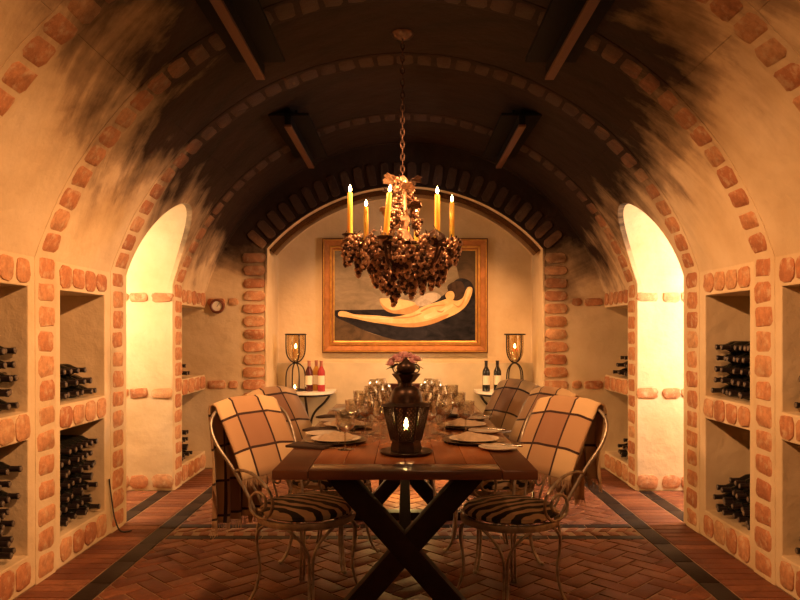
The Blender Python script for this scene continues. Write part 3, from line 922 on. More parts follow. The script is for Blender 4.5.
for ringr, z, n in ((0.34, 1.845, 15), (0.27, 1.80, 13), (0.20, 1.74, 11), (0.12, 1.70, 7), (0.03, 1.67, 2)):
    for i in range(n):
        a = 2*pi*i/n+rg.uniform(-.12, .12)+ringr*9
        put_bunch((ringr*cos(a)*rg.uniform(.9, 1.05), ringr*sin(a)*rg.uniform(.9, 1.05), z-1.52+rg.uniform(-.03, .03)), rg, rg.uniform(.85, 1.15))
for i in range(12):   # up the stem
    a = i*2.1; z = 1.98+0.022*i-1.52; r = 0.095-0.005*i
    put_bunch((r*cos(a), r*sin(a), z), rg, rg.uniform(.6, .85))
for i in range(34):
    a = i*2.399; r = rg.uniform(0.16, 0.36); z = 1.86-0.3*(0.36-r)-1.52+rg.uniform(-.05, .04)
    put_leaf((r*cos(a), r*sin(a), z), (rg.uniform(-.9, .9), rg.uniform(0.2, 1.2), a), rg.uniform(.8, 1.25))
for i in range(14):
    a = i*2.4; z = 1.95+0.02*i-1.52; r = 0.06
    put_leaf((r*cos(a), r*sin(a), z), (rg.uniform(-.5, .5), rg.uniform(-.9, .4), a), rg.uniform(.7, 1.0))
mb = MB()
zt = VC+VR-0.02; z = 2.245; i = 0
while z < zt-0.02:
    pts = []
    for q in range(12):
        a = 2*pi*q/12; u, v = 0.011*cos(a), 0.024*sin(a)
        pts.append((u if i % 2 else 0, 0 if i % 2 else u, z+v-1.52))
    mb.tube(pts, 0.0038, M['bronzedark'], 5, closed=True); z += 0.037; i += 1
mb.build('chain', ch)
mb = MB(); mb.lathe([(0.0005, zt-1.52+0.018), (0.07, zt-1.52+0.016), (0.06, zt-1.52), (0.02, zt-1.52-0.02), (0.0005, zt-1.52-0.022)], M['bronzedark'], 20); mb.build('ceiling_rose', ch)
clabels = ['lit yellow taper candle at the far left of the chandelier', 'lit yellow taper candle second from the left on the chandelier, set farther back',
           'lit yellow taper candle leaning slightly, third from the left on the chandelier', 'lit yellow taper candle second from the right on the chandelier',
           'lit yellow taper candle at the far right of the chandelier', 'lit yellow taper candle behind the right side of the chandelier stem', 'shorter lit yellow taper candle close against the chandelier stem']
for i, ((x, y, z), lab) in enumerate(zip(spots, clabels)):
    hh = [0.255, 0.228, 0.255, 0.26, 0.262, 0.215, 0.165][i]
    t = candle('taper_candle', lab, 'candle', (x, y, z), 0.0165, hh, M['wax'], 'taper candles on the chandelier')
    if i == 2: t.rotation_euler = (0, radians(5), 0)

# ------------------------------------------------------------------ lantern, vase, flowers
LY = 3.08
ln = thing('moroccan_lantern', 'dark pierced metal lantern with domed top standing on the near table end', 'lantern', (0.005, LY, TH))
LM = M['lanternmetal']
mb = MB(); mb.lathe([(0.0005, 0), (0.075, 0), (0.112, 0.006), (0.118, 0.014), (0.110, 0.016), (0.07, 0.010), (0.0005, 0.010)], LM, 32); mb.build('base_plate', ln)
mb = MB(); mb.lathe([(0.0005, 0.0115), (0.066, 0.0115), (0.068, 0.03), (0.062, 0.055), (0.066, 0.062), (0.0005, 0.062)], LM, 6, smooth=False); mb.build('foot', ln)
def hexpt(r, k, z, off=0.0): a = k*pi/3+off; return Vector((r*cos(a), r*sin(a), z))
mb = MB(); z0_, z1_, r0_, r1_ = 0.062, 0.215, 0.066, 0.102
for k_ in range(6):
    mb.tube([hexpt(r0_, k_, z0_), hexpt(r1_, k_, z1_)], 0.0042, LM, 6)
for (r, z) in ((r0_, z0_), (r1_, z1_)):
    mb.tube([hexpt(r, k_, z) for k_ in range(6)], 0.0045, LM, 6, closed=True)
mb.build('cage_frame', ln)
for k_ in range(6):
    mb = MB()
    a0_, b0_, a1_, b1_ = hexpt(r0_, k_, z0_), hexpt(r0_, k_+1, z0_), hexpt(r1_, k_, z1_), hexpt(r1_, k_+1, z1_)
    nn = 6; mm_ = 10
    def pp(u, v): return (a0_.lerp(b0_, u)).lerp(a1_.lerp(b1_, u), v)
    for d in (-1, 1):
        for i in range(-mm_, nn+mm_+1):
            # lines u = i/nn + d * v*mm_/nn
            pts = []
            for j in range(mm_*2+1):
                v = j/(mm_*2); u = i/nn+d*v*mm_/nn*0.85
                if 0 <= u <= 1: pts.append(pp(u, v))
            if len(pts) > 1: mb.tube(pts, 0.0026, LM, 4)
    mb.build('pierced_panel', ln)
mb = MB(); mb.lathe([(0.103, 0.210), (0.105, 0.215), (0.092, 0.220), (0.074, 0.228), (0.071, 0.25), (0.064, 0.272), (0.05, 0.29), (0.03, 0.298), (0.027, 0.312), (0.035, 0.318), (0.0005, 0.318)], LM, 24); mb.build('dome', ln)
mb = MB(); mb.lathe([(0.0005, 0.316), (0.036, 0.316), (0.062, 0.348), (0.064, 0.352), (0.056, 0.351), (0.0005, 0.350)], LM, 6, smooth=False); mb.build('crown', ln)
mb = MB(); mb.lathe([(0.02, 0.349), (0.036, 0.358), (0.044, 0.374), (0.038, 0.392), (0.02, 0.404), (0.009, 0.414), (0.0005, 0.425)], LM, 20)
for s in (-1, 1):
    mb.tube([(s*0.042+0.016*cos(2*pi*i/14), 0, 0.374+0.019*sin(2*pi*i/14)) for i in range(14)], 0.0032, LM, 5, closed=True)
mb.build('finial', ln)
candle('votive_candle', 'lit votive candle glowing inside the pierced table lantern', 'candle', (0.005, LY, TH+0.063), 0.024, 0.045, M['ivorywax'], fl_=0.046)

vz = thing('flower_vase', 'slim dark vase behind the lantern, holding pink flowers', 'vase', (0.0, 3.62, TH))
mb = MB(); mb.lathe([(0.0005, 0), (0.04, 0), (0.042, 0.006), (0.014, 0.02), (0.012, 0.12), (0.03, 0.22), (0.042, 0.29), (0.047, 0.335), (0.043, 0.335), (0.038, 0.29), (0.02, 0.22), (0.0005, 0.21)], M['lanternmetal'], 20); mb.build('vase_body', vz)
fb = thing('pink_bouquet', 'small rounded bunch of pink flowers rising above the lantern top', 'flowers', (0.0, 3.62, TH+0.345))
rg = random.Random(5)
for i in range(13):
    a = i*2.4; r = 0.088*sqrt(i/13); c = Vector((r*cos(a), r*sin(a), 0.066-r*r*6+rg.uniform(-.006, .006)))
    mb = MB()
    for ring_, (n, rr, tl) in enumerate(((5, 0.010, 1.2), (7, 0.018, 0.75), (9, 0.025, 0.3))):
        for q in range(n):
            b = 2*pi*q/n+ring_*0.4
            R = Matrix.Translation(c) @ Matrix.Rotation(b, 4, 'Z') @ Matrix.Translation((rr*0.7, 0, 0.006*(2-ring_))) @ Matrix.Rotation(-tl, 4, 'Y')
            mb.sphere((0, 0, 0), 0.013, M['pink'], 6, 4, (1, 0.8, 0.22), xf=R)
    mb.tube([c, Vector((c.x*0.3, c.y*0.3, -0.08))], 0.002, M['leafgreen'], 5)
    mb.build('blossom', fb)
for i in range(6):
    a = i*1.05+0.3; mb = MB()
    R = Matrix.Rotation(a, 4, 'Z') @ Matrix.Translation((0.075, 0, 0.012)) @ Matrix.Rotation(0.5, 4, 'Y')
    mb.sphere((0, 0, 0), 0.032, M['leafgreen'], 8, 5, (1, 0.45, 0.06), xf=R); mb.build('leaf', fb)

# ------------------------------------------------------------------ place settings
def lathe_obj(name, prof, mat, n=28, mats=None):
    mb = MB(); mb.lathe(prof, mat, n, mats=mats); return mb.build(name)
protoS = {}
def put(kind, maker, label, cat, loc, rz=0.0, group=None):
    if kind not in protoS:
        o = maker(); protoS[kind] = o
    else:
        o = protoS[kind].copy(); COL.objects.link(o)
        for chd in protoS[kind].children:
            c = chd.copy(); COL.objects.link(c); c.parent = o
    o.location = loc; o.rotation_euler = (0, 0, rz)
    return tag(o, label, cat, group)
def mk_charger(): return lathe_obj('charger_plate', [(0.0005, 0), (0.09, 0), (0.15, 0.012), (0.155, 0.015), (0.149, 0.0155), (0.10, 0.006), (0.0005, 0.006)], M['charger'], 40)
def mk_side(): return lathe_obj('side_plate', [(0.0005, 0), (0.055, 0), (0.088, 0.012), (0.091, 0.015), (0.086, 0.0155), (0.055, 0.006), (0.0005, 0.006)], M['white'], 32)
def mk_plate(): return lathe_obj('dinner_plate', [(0.0005, 0), (0.07, 0), (0.118, 0.012), (0.122, 0.015), (0.116, 0.0155), (0.075, 0.005), (0.0005, 0.005)], M['white'], 36)
def mk_napkin():
    mb = MB(); vs = []; nx, ny = 14, 8
    for layer in (0, 1):
        for i in range(nx+1):
            for j in range(ny+1):
                u, v = i/nx-0.5, j/ny-0.5
                e = (1-(2*abs(v))**4)*(1-(2*abs(u))**6)
                z = (0.004+0.022*e+0.005*sin(u*18)*e+0.006*sin(v*9+u*5)*e) if layer else 0.0
                vs.append((u*0.20*(1-0.1*abs(v)), v*0.13, z))
    k_ = (nx+1)*(ny+1); fs = []
    for i in range(nx):
        for j in range(ny):
            a = i*(ny+1)+j
            fs.append((k_+a, k_+a+ny+1, k_+a+ny+2, k_+a+1)); fs.append((a, a+1, a+ny+2, a+ny+1))
    edge = [i*(ny+1) for i in range(nx+1)] + [nx*(ny+1)+j for j in range(1, ny+1)] + [i*(ny+1)+ny for i in range(nx-1, -1, -1)] + [j for j in range(ny-1, 0, -1)]
    for q in range(len(edge)):
        a, b = edge[q], edge[(q+1) % len(edge)]; fs.append((a, b, k_+b, k_+a))
    mb.add(vs, fs, M['linen'], True); return mb.build('napkin')
def mk_fork():
    mb = MB(); mb.tube(smooth_path([(0, -0.1, 0.004), (0, -0.03, 0.004), (0, 0.03, 0.007), (0, 0.05, 0.004)], 4), [0.005]*8+[0.003]*5, M['steel'], 6)
    mb.box((0, 0.06, 0.004), (0.022, 0.02, 0.003), M['steel'])
    for q in (-0.0085, -0.003, 0.003, 0.0085): mb.tube([(q, 0.068, 0.004), (q, 0.105, 0.006)], 0.0016, M['steel'], 5)
    return mb.build('fork')
def mk_knife():
    mb = MB(); mb.tube([(0, -0.11, 0.005), (0, -0.02, 0.005)], [0.006, 0.0045], M['steel'], 8)
    vs = [(-.006, -.02, .004), (.008, -.02, .004), (.009, .08, .004), (.004, .11, .004), (-.004, .105, .004)]
    vs += [(x, y, .006) for x, y, z in vs]
    mb.add(vs, [(4, 3, 2, 1, 0), (5, 6, 7, 8, 9)] + [(i, (i+1) % 5, 5+(i+1) % 5, 5+i) for i in range(5)], M['steel'], False)
    return mb.build('table_knife')
def wine(h, r, mouth, foot, name):
    def mk():
        t = thing(name, 'x', 'glass'); g = M['glass']; bz = h*0.44
        mb = MB()
        mb.lathe([(0.0005, bz), (r*0.30, bz+0.006), (r*0.75, bz+h*0.10), (r, bz+h*0.24), (r*0.98, bz+h*0.36), (mouth, h), (mouth-0.0015, h+0.0006), (r*0.98-0.0018, bz+h*0.36), (r-0.0018, bz+h*0.24), (r*0.73, bz+h*0.105), (r*0.27, bz+0.010), (0.0005, bz+0.006)], g, 24); mb.build('bowl', t)
        mb = MB(); mb.lathe([(0.0005, 0.006), (0.0042, 0.010), (0.0036, bz*0.5), (0.0045, bz-0.004), (0.006, bz+0.001), (0.0005, bz+0.001)], g, 10); mb.build('stem', t)
        mb = MB(); mb.lathe([(0.0005, 0), (foot, 0), (foot, 0.0018), (foot*0.5, 0.004), (0.004, 0.009), (0.0005, 0.009)], g, 24); mb.build('foot', t)
        return t
    return mk
mk_wine = wine(0.215, 0.046, 0.034, 0.036, 'wine_glass')
mk_goblet = wine(0.175, 0.044, 0.046, 0.034, 'water_goblet')
mk_small = wine(0.19, 0.036, 0.028, 0.033, 'wine_glass')
def mk_card():
    mb = MB(); mb.box((0, 0, 0.006), (0.12, 0.20, 0.012), M['darknapkin'], bev=0.004); return mb.build('card_folder')
SY = [3.40, 3.93, 4.50]
where = ['near', 'middle', 'far']
for s in (-1, 1):
    side = 'left' if s < 0 else 'right'
    for i, y in enumerate(SY):
        wh = where[i]; x = s*0.335
        desc = '%s %s place setting' % (wh, side)
        put('charger', mk_charger, 'dark round charger plate at the '+desc, 'plate', (x, y, TH+0.0004), 0, 'charger plates')
        put('plate', mk_plate, 'white dinner plate on the charger at the '+desc, 'plate', (x, y, TH+0.0072), 0, 'white dinner plates')
        put('napkin', mk_napkin, 'folded beige napkin on the plate at the '+desc, 'napkin', (x-s*0.0, y, TH+0.0145), radians(90+s*22), 'folded napkins')
        sy = y-0.215 if s > 0 else y+0.215
        put('side', mk_side, 'small white side plate at the '+desc, 'plate', (s*0.425, sy if s > 0 else y+0.22, TH+0.0004), 0, 'white side plates')
        put('fork', mk_fork, 'silver fork beside the charger at the '+desc, 'fork', (x, y+s*-0.175, TH+0.0004) if s < 0 else (x-0.02, y+0.185, TH+0.0004), radians(90*s), 'silver forks')
        put('knife', mk_knife, 'silver knife resting on the '+('white side plate' if s > 0 else 'charger edge side')+' at the '+desc, 'knife', (s*0.425, sy, TH+0.0175) if s > 0 else (x, y-0.20, TH+0.0004), radians(70), 'silver knives')
        if s < 0:
            put('card', mk_card, 'dark folder lying at the '+desc, 'folder', (-0.44, y-0.14, TH+0.0004), radians(70), 'dark folders on the left side')
        put('goblet', mk_goblet, 'wide clear goblet at the '+desc, 'glass', (s*(0.315 if s > 0 else 0.272), y+(0.235 if s > 0 else -0.225), TH+0.0004), 0, 'clear goblets')
        put('wineA', mk_wine, 'tall clear wine glass at the '+desc, 'glass', (s*0.205, y+0.20, TH+0.0004), 0, 'tall wine glasses')
        put('wineB', mk_small, 'slim clear wine glass toward the table centre, '+desc, 'glass', (s*0.125, y+0.13, TH+0.0004), 0, 'slim wine glasses')
        put('wineA', mk_wine, 'second tall clear wine glass behind the others at the '+desc, 'glass', (s*0.165, y+0.285, TH+0.0004), 0, 'tall wine glasses')

# ------------------------------------------------------------------ wine bottles
def bottle_prof(sc_=1.0):
    return [(0.0005, 0.006), (0.020, 0.001), (0.0365, 0.0), (0.0378, 0.006), (0.0378, 0.185), (0.034, 0.205), (0.022, 0.228), (0.0155, 0.245), (0.0148, 0.262), (0.0148, 0.288), (0.0165, 0.289), (0.0165, 0.298), (0.013, 0.301), (0.0005, 0.301)]
RX = Matrix.Rotation(radians(90), 4, 'Y')
mb = MB(); pr = bottle_prof()
ms = [M['bottle']]*7+[M['capsule']]*5+[M['captop']]
mb.lathe(pr, M['bottle'], 16, mats=ms, xf=RX)
bottle0 = mb.build('wine_bottle'); used = [False]
RB = 0.0392
def stack(s, ya, zs, rows, label, group, rng, slope=0.0):
    for k_, (n, off) in enumerate(rows):
        for i in range(n):
            y = ya+RB+off*RB+i*2*RB
            z = zs+RB+k_*2*RB*0.8680
            o = bottle0 if not used[0] else bottle0.copy()
            if used[0]: COL.objects.link(o)
            used[0] = True
            x = s*(2.235+rng.uniform(-0.03, 0.02))
            o.location = (x, y, z); o.rotation_euler = (rng.uniform(0, 6), 0, 0 if s < 0 else pi)
            tag(o, label, 'wine bottle', group)
rb = random.Random(21)
LO, UP = LEVELS[0][0]+0.001, LEVELS[1][0]+0.001
a1_, b1_ = BAYS[0]; a2_, b2_ = BAYS[1]; a3_, b3_ = BAYS[2]
def hexrows(n, rows, shrink=()):
    out = []
    for k_ in range(rows): out.append((n-(k_ % 2), k_ % 2))
    return out
stack(-1, b1_-0.005-4*2*RB, LO, hexrows(4, 7), 'dark wine bottle stacked in the lower rack bay at the left picture edge', 'bottles in the lower bay at the left edge', rb)
stack(-1, b1_-0.005-4*2*RB, UP, hexrows(4, 5), 'dark wine bottle stacked in the upper rack bay at the left picture edge', 'bottles in the upper bay at the left edge', rb)
stack(-1, a2_+0.008, LO, hexrows(7, 7), 'dark wine bottle in the dense stack filling the lower left bay before the passage', 'bottles in the dense lower left stack', rb)
stack(-1, a2_+0.008, UP, [(7, 0), (6, 1), (4, 2)], 'dark wine bottle in the low pile of the upper left bay before the passage', 'bottles in the upper left pile', rb)
stack(-1, a3_+0.008, LO, [(5, 0), (4, 1), (3, 2), (2, 3)], 'wine bottle lying in the lower left bay between the passage and the end wall', 'bottles in the lower left end bay', rb)
stack(-1, a3_+0.008, UP, [(4, 0), (2, 1)], 'wine bottle lying in the upper left bay between the passage and the end wall', 'bottles in the upper left end bay', rb)
stack(1, a2_+0.008, UP, hexrows(7, 5), 'dark wine bottle in the five row stack of the upper right bay', 'bottles in the upper right bay', rb)
stack(1, a2_+0.008, LO, [(7, 0), (6, 1), (5, 2), (3, 3)], 'dark wine bottle in the low stack of the lower right bay', 'bottles in the lower right bay', rb)
stack(1, b1_-0.005-4*2*RB, UP, [(4, 0), (3, 1), (2, 2)], 'dark wine bottle in the upper rack bay at the right picture edge', 'bottles in the upper bay at the right edge', rb)
stack(1, b1_-0.005-4*2*RB, LO, [(4, 0), (3, 1)], 'dark wine bottle in the lower rack bay at the right picture edge', 'bottles in the lower bay at the right edge', rb)
stack(1, a3_+0.008, UP, [(6, 0), (5, 1), (3, 2)], 'wine bottle lying in the upper right bay between the passage and the end wall', 'bottles in the upper right end bay', rb)
stack(1, a3_+0.008, LO, [(6, 0), (4, 1), (2, 2)], 'wine bottle lying in the lower right bay between the passage and the end wall', 'bottles in the lower right end bay', rb)

# ------------------------------------------------------------------ niche: painting, consoles, lamps, bottles
def ring_frame(mb, W, H, prof, mats, y0):
    # prof: (inset from outer edge, projection)
    rings = []
    for ins, pj in prof:
        a, b = W/2-ins, H/2-ins
        rings.append([(-a, y0-pj, -b), (a, y0-pj, -b), (a, y0-pj, b), (-a, y0-pj, b)])
    for i in range(len(rings)-1):
        for j in range(4):
            j2 = (j+1) % 4
            mb.add([rings[i][j], rings[i][j2], rings[i+1][j2], rings[i+1][j]], [(0, 1, 2, 3)], mats[i], False)
PZ = 1.675; PW, PH = 1.71, 1.185
pt = thing('framed_painting', 'large oil painting of a reclining nude on dark drapery in a gilt frame', 'painting', (0.0, 7.268, PZ))
mb = MB()
ring_frame(mb, PW, PH, [(0.0, 0.0), (0.0, 0.045), (0.012, 0.055), (0.022, 0.055), (0.034, 0.040), (0.075, 0.030), (0.085, 0.042), (0.098, 0.042), (0.112, 0.022), (0.126, 0.018), (0.126, 0.0)],
           [M['mahogany'], M['mahogany'], M['gold'], M['redgold'], M['redgold'], M['gold'], M['gold'], M['redgold'], M['gold'], M['gold']], 0.0)
mb.build('picture_frame', pt)
cs = 0.00225
def cpt(px, py, d): return ((px-380)*cs, -0.008-d, -(py-305)*cs)
def shape(mb, pts, m, d, sub=5):
    sp = smooth_path([(x, y, 0) for x, y in pts], sub, closed=True)
    sp = [(max(53, min(707, p.x)), max(92, min(518, p.y))) for p in sp]
    n = len(sp)
    front = [cpt(x, y, d) for x, y in sp]; back = [cpt(x, y, d-0.0008) for x, y in sp]
    ar = sum(sp[i][0]*sp[(i+1) % n][1]-sp[(i+1) % n][0]*sp[i][1] for i in range(n))
    f = list(range(n)) if ar < 0 else list(range(n-1, -1, -1))
    mb.add(front, [tuple(f)], m, False)
mb = MB()
mb.add([cpt(50, 90, 0), cpt(710, 90, 0), cpt(710, 520, 0), cpt(50, 520, 0)], [(3, 2, 1, 0)], M['p_ground'], False)
shape(mb, [(53, 405), (110, 425), (230, 480), (380, 518), (200, 518), (53, 518)], M['p_brown'], 0.0005)
shape(mb, [(560, 92), (707, 92), (707, 330), (640, 250), (610, 150)], M['p_brown'], 0.0005)
shape(mb, [(58, 372), (150, 370), (280, 368), (420, 370), (560, 300), (610, 235), (650, 225), (690, 250), (707, 330), (707, 518), (400, 516), (230, 478), (120, 430), (62, 402)], M['p_drape'], 0.0010)
shape(mb, [(264, 322), (310, 318), (400, 328), (446, 348), (420, 382), (340, 388), (285, 368)], M['p_skin2'], 0.0015)
shape(mb, [(264, 320), (305, 316), (390, 326), (430, 344), (330, 372), (285, 352)], M['p_skin'], 0.0018)
shape(mb, [(425, 330), (470, 298), (520, 290), (545, 312), (490, 345), (445, 352)], M['p_cloth'], 0.0019)
shape(mb, [(575, 262), (605, 240), (640, 240), (655, 270), (645, 310), (615, 325), (590, 300)], M['p_hair'], 0.0020)
shape(mb, [(72, 386), (82, 376), (110, 378), (150, 390), (250, 396), (330, 402), (400, 386), (470, 352), (540, 330), (580, 318), (615, 328), (645, 315), (660, 280), (672, 264), (690, 270), (686, 302), (662, 350), (620, 385), (560, 412), (500, 436), (430, 449), (360, 447), (290, 436), (215, 424), (150, 410), (100, 402), (76, 398)], M['p_skin'], 0.0024)
shape(mb, [(250, 425), (330, 432), (420, 430), (500, 415), (580, 388), (560, 412), (500, 436), (430, 449), (360, 447), (290, 436)], M['p_skin2'], 0.0028)
shape(mb, [(566, 300), (578, 286), (598, 284), (608, 300), (602, 322), (582, 328), (570, 316)], M['p_skin'], 0.0030)
for st_ in ([(268, 345), (320, 372), (390, 384), (440, 366), (436, 372), (388, 391), (318, 379)],
            [(455, 372), (500, 352), (560, 345), (562, 349), (502, 358), (458, 379)],
            [(600, 338), (622, 352), (640, 340), (652, 318), (646, 345), (625, 360)],
            [(330, 404), (400, 400), (450, 385), (452, 390), (402, 407), (332, 410)],
            [(528, 372), (548, 376), (562, 368), (550, 382), (532, 380)]):
    shape(mb, st_, M['p_skin2'], 0.0031, 3)
for st_ in ([(110, 388), (180, 398), (260, 404), (330, 412), (258, 412), (170, 405)], [(470, 395), (530, 372), (590, 345), (600, 355), (540, 392), (478, 412)], [(668, 276), (678, 270), (682, 284), (664, 322), (656, 330)]):
    shape(mb, st_, M['p_light'], 0.0030, 4)
mb.build('canvas', pt)

def console(s, label):
    t = thing('console_table', label, 'console table', (s*0.97, 7.0, 0))
    mb = MB(); n = 26
    for (zz0, zz1, rr, mt) in ((0.690, 0.716, 0.265, M['marble']), (0.668, 0.690, 0.235, M['blackiron'])):
        poly = [(rr*cos(pi+pi*i/n), rr*sin(pi+pi*i/n)) for i in range(n+1)] + [(rr, 0.20), (-rr, 0.20)]
        k_ = len(poly)
        vs = [(x, y, zz0) for x, y in poly] + [(x, y, zz1) for x, y in poly]
        b = mb if mt is M['marble'] else MB()
        b.add(vs, [tuple(range(k_-1, -1, -1)), tuple(range(k_, 2*k_))] + [(i, (i+1) % k_, k_+(i+1) % k_, k_+i) for i in range(k_)], mt, False)
        b.build('marble_top' if mt is M['marble'] else 'apron', t)
    for a in (-1, 1):
        mb = MB(); mb.tube(smooth_path([(a*0.22, -0.04, 0.67), (a*0.17, -0.03, 0.60), (a*0.07, -0.01, 0.50), (a*0.03, 0, 0.38), (a*0.05, 0, 0.2), (a*0.16, -0.02, 0.05), (a*0.2, -0.03, 0.008)], 5), 0.012, M['blackiron'], 8); mb.build('leg', t)
    mb = MB(); mb.tube(smooth_path([(0, -0.2, 0.67), (0, -0.12, 0.58), (0, -0.04, 0.45), (0, -0.03, 0.2), (0, -0.15, 0.04), (0, -0.18, 0.008)], 5), 0.012, M['blackiron'], 8); mb.build('leg', t)
    return t
console(-1, 'pale topped console table with curved black iron legs, left of the painting')
console(1, 'pale topped console table with curved black iron legs, right of the painting')
CT = 0.7165
def hurricane(x, label, clabel, tlabel):
    t = thing('hurricane_lamp', label, 'candle lamp', (x, 6.95, CT), 0.5, 'iron hurricane lamps')
    I = M['blackiron']; R_ = 0.10
    mb = MB()
    mb.tube([(R_*cos(2*pi*i/28), R_*sin(2*pi*i/28), 0.56) for i in range(28)], 0.008, I, 6, closed=True)
    mb.tube([(R_*cos(2*pi*i/28), R_*sin(2*pi*i/28), 0.008) for i in range(28)], 0.007, I, 6, closed=True)
    for k_ in range(2):
        a = k_*pi/2
        up = [(-R_, 0.56), (-R_, 0.42), (-R_*0.85, 0.345), (-R_*0.45, 0.295), (0, 0.282), (R_*0.45, 0.295), (R_*0.85, 0.345), (R_, 0.42), (R_, 0.56)]
        mb.tube([(u*cos(a), u*sin(a), 0) if False else Vector((v.x*cos(a), v.x*sin(a), v.z)) for v in smooth_path([(p, 0, q) for p, q in up], 4) for u in (0,)], 0.007, I, 6)
        lo = [(-R_, 0.008), (-R_, 0.14), (-R_*0.85, 0.215), (-R_*0.45, 0.262), (0, 0.275), (R_*0.45, 0.262), (R_*0.85, 0.215), (R_, 0.14), (R_, 0.008)]
        mb.tube([Vector((v.x*cos(a), v.x*sin(a), v.z)) for v in smooth_path([(p, 0, q) for p, q in lo], 4)], 0.007, I, 6)
    mb.build('iron_frame', t)
    mb = MB(); g = M['lampglass']
    mb.lathe([(0.0005, 0.293), (0.035, 0.300), (0.065, 0.330), (0.084, 0.38), (0.087, 0.43), (0.087, 0.555), (0.0845, 0.555), (0.0845, 0.43), (0.0815, 0.383), (0.063, 0.335), (0.034, 0.304), (0.0005, 0.297)], g, 28); mb.build('glass_bowl', t)
    candle('pillar_candle', clabel, 'candle', (x, 6.95, CT+0.3045), 0.030, 0.115, M['ivorywax'], 'pillar candles in the hurricane lamps', 0.045)
    candle('tea_light', tlabel, 'candle', (x+(0.02 if x > 0 else 0), 6.90, CT+0.0005), 0.02, 0.022, M['ivorywax'], 'tea lights on the consoles', 0.035)
hurricane(-1.085, 'hourglass shaped black iron hurricane lamp on the console left of the painting', 'lit ivory pillar candle in the left hurricane lamp', 'lit tea light under the left hurricane lamp')
hurricane(1.09, 'hourglass shaped black iron hurricane lamp on the console right of the painting', 'lit ivory pillar candle in the right hurricane lamp', 'lit tea light under the right hurricane lamp')
def standing(x, y, body, cap, label, group):
    t = thing('wine_bottle', label, 'wine bottle', (x, y, CT), 0, group)
    pr = bottle_prof()
    mb = MB(); mb.lathe(pr, body, 20); mb.build('bottle_glass', t)
    mb = MB(); mb.lathe([(0.0150, 0.24), (0.0160, 0.245), (0.0158, 0.288), (0.0175, 0.289), (0.0175, 0.3015), (0.0005, 0.302)], cap, 16); mb.build('capsule', t)
    mb = MB(); vs = []; n = 14
    for i in range(n+1):
        a = -pi/2-1.15+2.3*i/n
        for z in (0.065, 0.155): vs.append((0.0384*cos(a), 0.0384*sin(a), z))
    mb.add(vs, [(2*i, 2*i+2, 2*i+3, 2*i+1) for i in range(n)], M['label'], True); mb.build('paper_label', t)
standing(-0.945, 6.90, M['darkred'], M['foil'], 'dark red wine bottle, leftmost of three beside the left hurricane lamp', 'bottles on the left console')
standing(-0.885, 6.985, M['amber'], M['foil'], 'amber wine bottle, middle one of three on the left console', 'bottles on the left console')
standing(-0.825, 6.90, M['rose'], M['foil'], 'pink rose wine bottle, rightmost of three on the left console', 'bottles on the left console')
standing(0.80, 6.90, M['bottle'], M['capsule'], 'dark wine bottle with cream label nearest the painting on the right console', 'bottles on the right console')
standing(0.915, 6.93, M['bottle'], M['capsule'], 'dark wine bottle with cream label next to the right hurricane lamp', 'bottles on the right console')

# wall gauge and cord
g = thing('wall_thermometer', 'small round thermometer with dark wooden rim on the left end wall', 'thermometer', (-1.777, Y1-0.014, 1.545))
RG = Matrix.Rotation(radians(90), 4, 'X')
mb = MB(); mb.lathe([(0.045, 0), (0.068, 0), (0.072, 0.012), (0.066, 0.026), (0.054, 0.03), (0.046, 0.022)], M['mahogany'], 28, xf=RG); mb.build('rim', g)
mb = MB(); mb.lathe([(0.0005, 0.018), (0.048, 0.018), (0.048, 0.0), (0.0005, 0.0)], M['dial'], 24, xf=RG); mb.build('dial', g)
mb = MB(); mb.tube([(0, -0.021, -0.008), (0.018, -0.021, 0.026)], 0.002, M['wick'], 5); mb.build('needle', g)
mb = MB()
mb.tube(smooth_path([(-1.889, 4.47, 0.36), (-1.885, 4.50, 0.22), (-1.87, 4.51, 0.10), (-1.84, 4.53, 0.012), (-1.78, 4.56, 0.006)], 6), 0.005, M['cordm'], 6)
tag(mb.build('power_cord'), 'thin dark cord hanging down the left wall pier to the floor', 'cord')

# ------------------------------------------------------------------ lights
WARM = (1.0, 0.47, 0.19)
def light(kind, name, loc, power, col=WARM, aim=None, **kw):
    d = bpy.data.lights.new(name, kind); d.energy = power; d.color = col
    for k_, v in kw.items(): setattr(d, k_, v)
    o = bpy.data.objects.new(name, d); COL.objects.link(o); o.location = loc
    if aim is not None: o.rotation_euler = (Vector(aim)-Vector(loc)).to_track_quat('-Z', 'Y').to_euler()
    return o
# the ceiling fixtures throw their light across the room onto the opposite rack wall
for s in (-1, 1):
    for y, dy, pw in ((1.3, 1.6, 250), (2.9, 0.9, 180), (3.8, 0.8, 180), (5.1, 1.1, 200)):
        light('SPOT', 'fixture_lamp', (s*0.76, y, 2.72), pw*(1.08 if s > 0 else 0.8), aim=(-s*1.9, y+dy, 1.12), spot_size=radians(60), spot_blend=0.9, shadow_soft_size=0.035)
    light('SPOT', 'fixture_lamp', (s*0.74, 5.9, 2.77), 190, aim=(s*0.45, 7.2, 0.55), spot_size=radians(74), spot_blend=1.0, shadow_soft_size=0.035)
# the near fixtures also light the table
for s in (-1, 1):
    light('SPOT', 'table_lamp', (s*0.76, 2.35, 2.70), 55, aim=(0, 3.55, 0.95), spot_size=radians(42), spot_blend=0.8, shadow_soft_size=0.03)
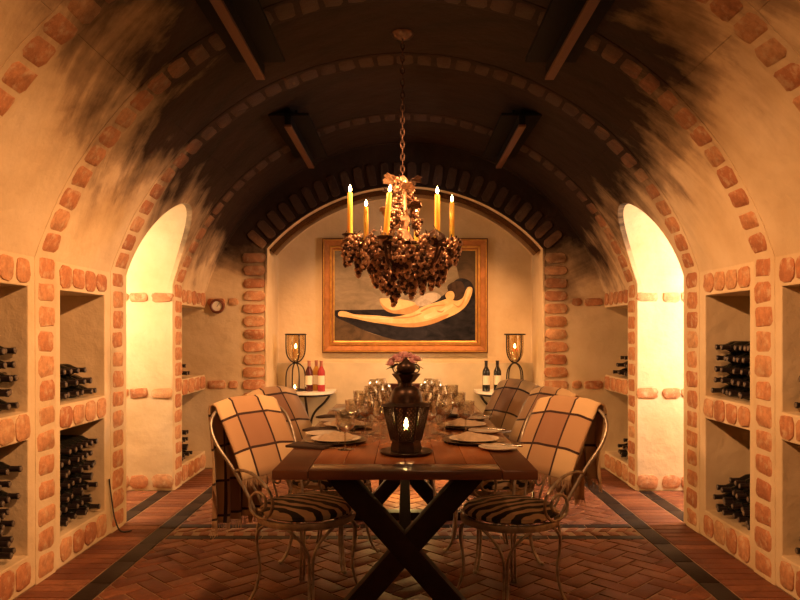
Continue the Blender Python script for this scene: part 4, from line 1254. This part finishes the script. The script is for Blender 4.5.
# unseen soft fill light added behind the viewpoint
light('AREA', 'fill_light', (0.5, -1.0, 2.0), 6, (1.0, 0.50, 0.22), aim=(-0.2, 3.5, 0.9), shape='DISK', size=0.8)
# glow of the chandelier's candles
for (x, y, z) in ((-0.25, 4.05, 2.17), (0.20, 3.99, 2.17), (0.02, 4.5, 2.17)):
    light('POINT', 'candle_glow', (x, y, z), 2.0, (1.0, 0.55, 0.2), shadow_soft_size=0.03)
# lamps inside the two side passages, out of sight round the jamb
light('POINT', 'passage_lamp', (2.72, 4.95, 1.55), 78, (1.0, 0.82, 0.70), shadow_soft_size=0.07)
light('POINT', 'passage_lamp', (-2.72, 4.95, 1.75), 52, (1.0, 0.82, 0.58), shadow_soft_size=0.07)
# unseen lights set low in front of the niche, hidden behind the table end
for s in (-1, 1):
    light('POINT', 'hidden_floor_light', (s*0.42, 6.05, 0.32), 5, (1.0, 0.56, 0.20), shadow_soft_size=0.06)
light('POINT', 'hidden_floor_light', (0.0, 5.50, 0.26), 9, (1.0, 0.66, 0.20), shadow_soft_size=0.05)  # unseen light added under the head chair to brighten the floor

w = bpy.data.worlds.new('World'); sc.world = w; w.use_nodes = True
w.node_tree.nodes['Background'].inputs[0].default_value = (0.05, 0.025, 0.01, 1)
w.node_tree.nodes['Background'].inputs[1].default_value = 0.3

# ------------------------------------------------------------------ camera and output
cam = bpy.data.cameras.new('Camera'); cam.sensor_width = 36; cam.lens = 31.5; cam.clip_start = 0.05
cam.shift_x = -0.00625; cam.shift_y = 0.04
co = bpy.data.objects.new('Camera', cam); COL.objects.link(co)
co.location = (0, 0, 1.30); co.rotation_euler = (radians(90), 0, 0)
sc.camera = co
sc.view_settings.view_transform = 'Standard'; sc.view_settings.look = 'None'
sc.view_settings.exposure = 0.33; sc.view_settings.gamma = 1.0; sc.view_settings.use_curve_mapping = False
sc.cycles.use_denoising = True
sc.cycles.sample_clamp_indirect = 6.0
sc.cycles.caustics_refractive = False; sc.cycles.caustics_reflective = False
sc.cycles.max_bounces = 12; sc.cycles.transparent_max_bounces = 32; sc.cycles.transmission_bounces = 12
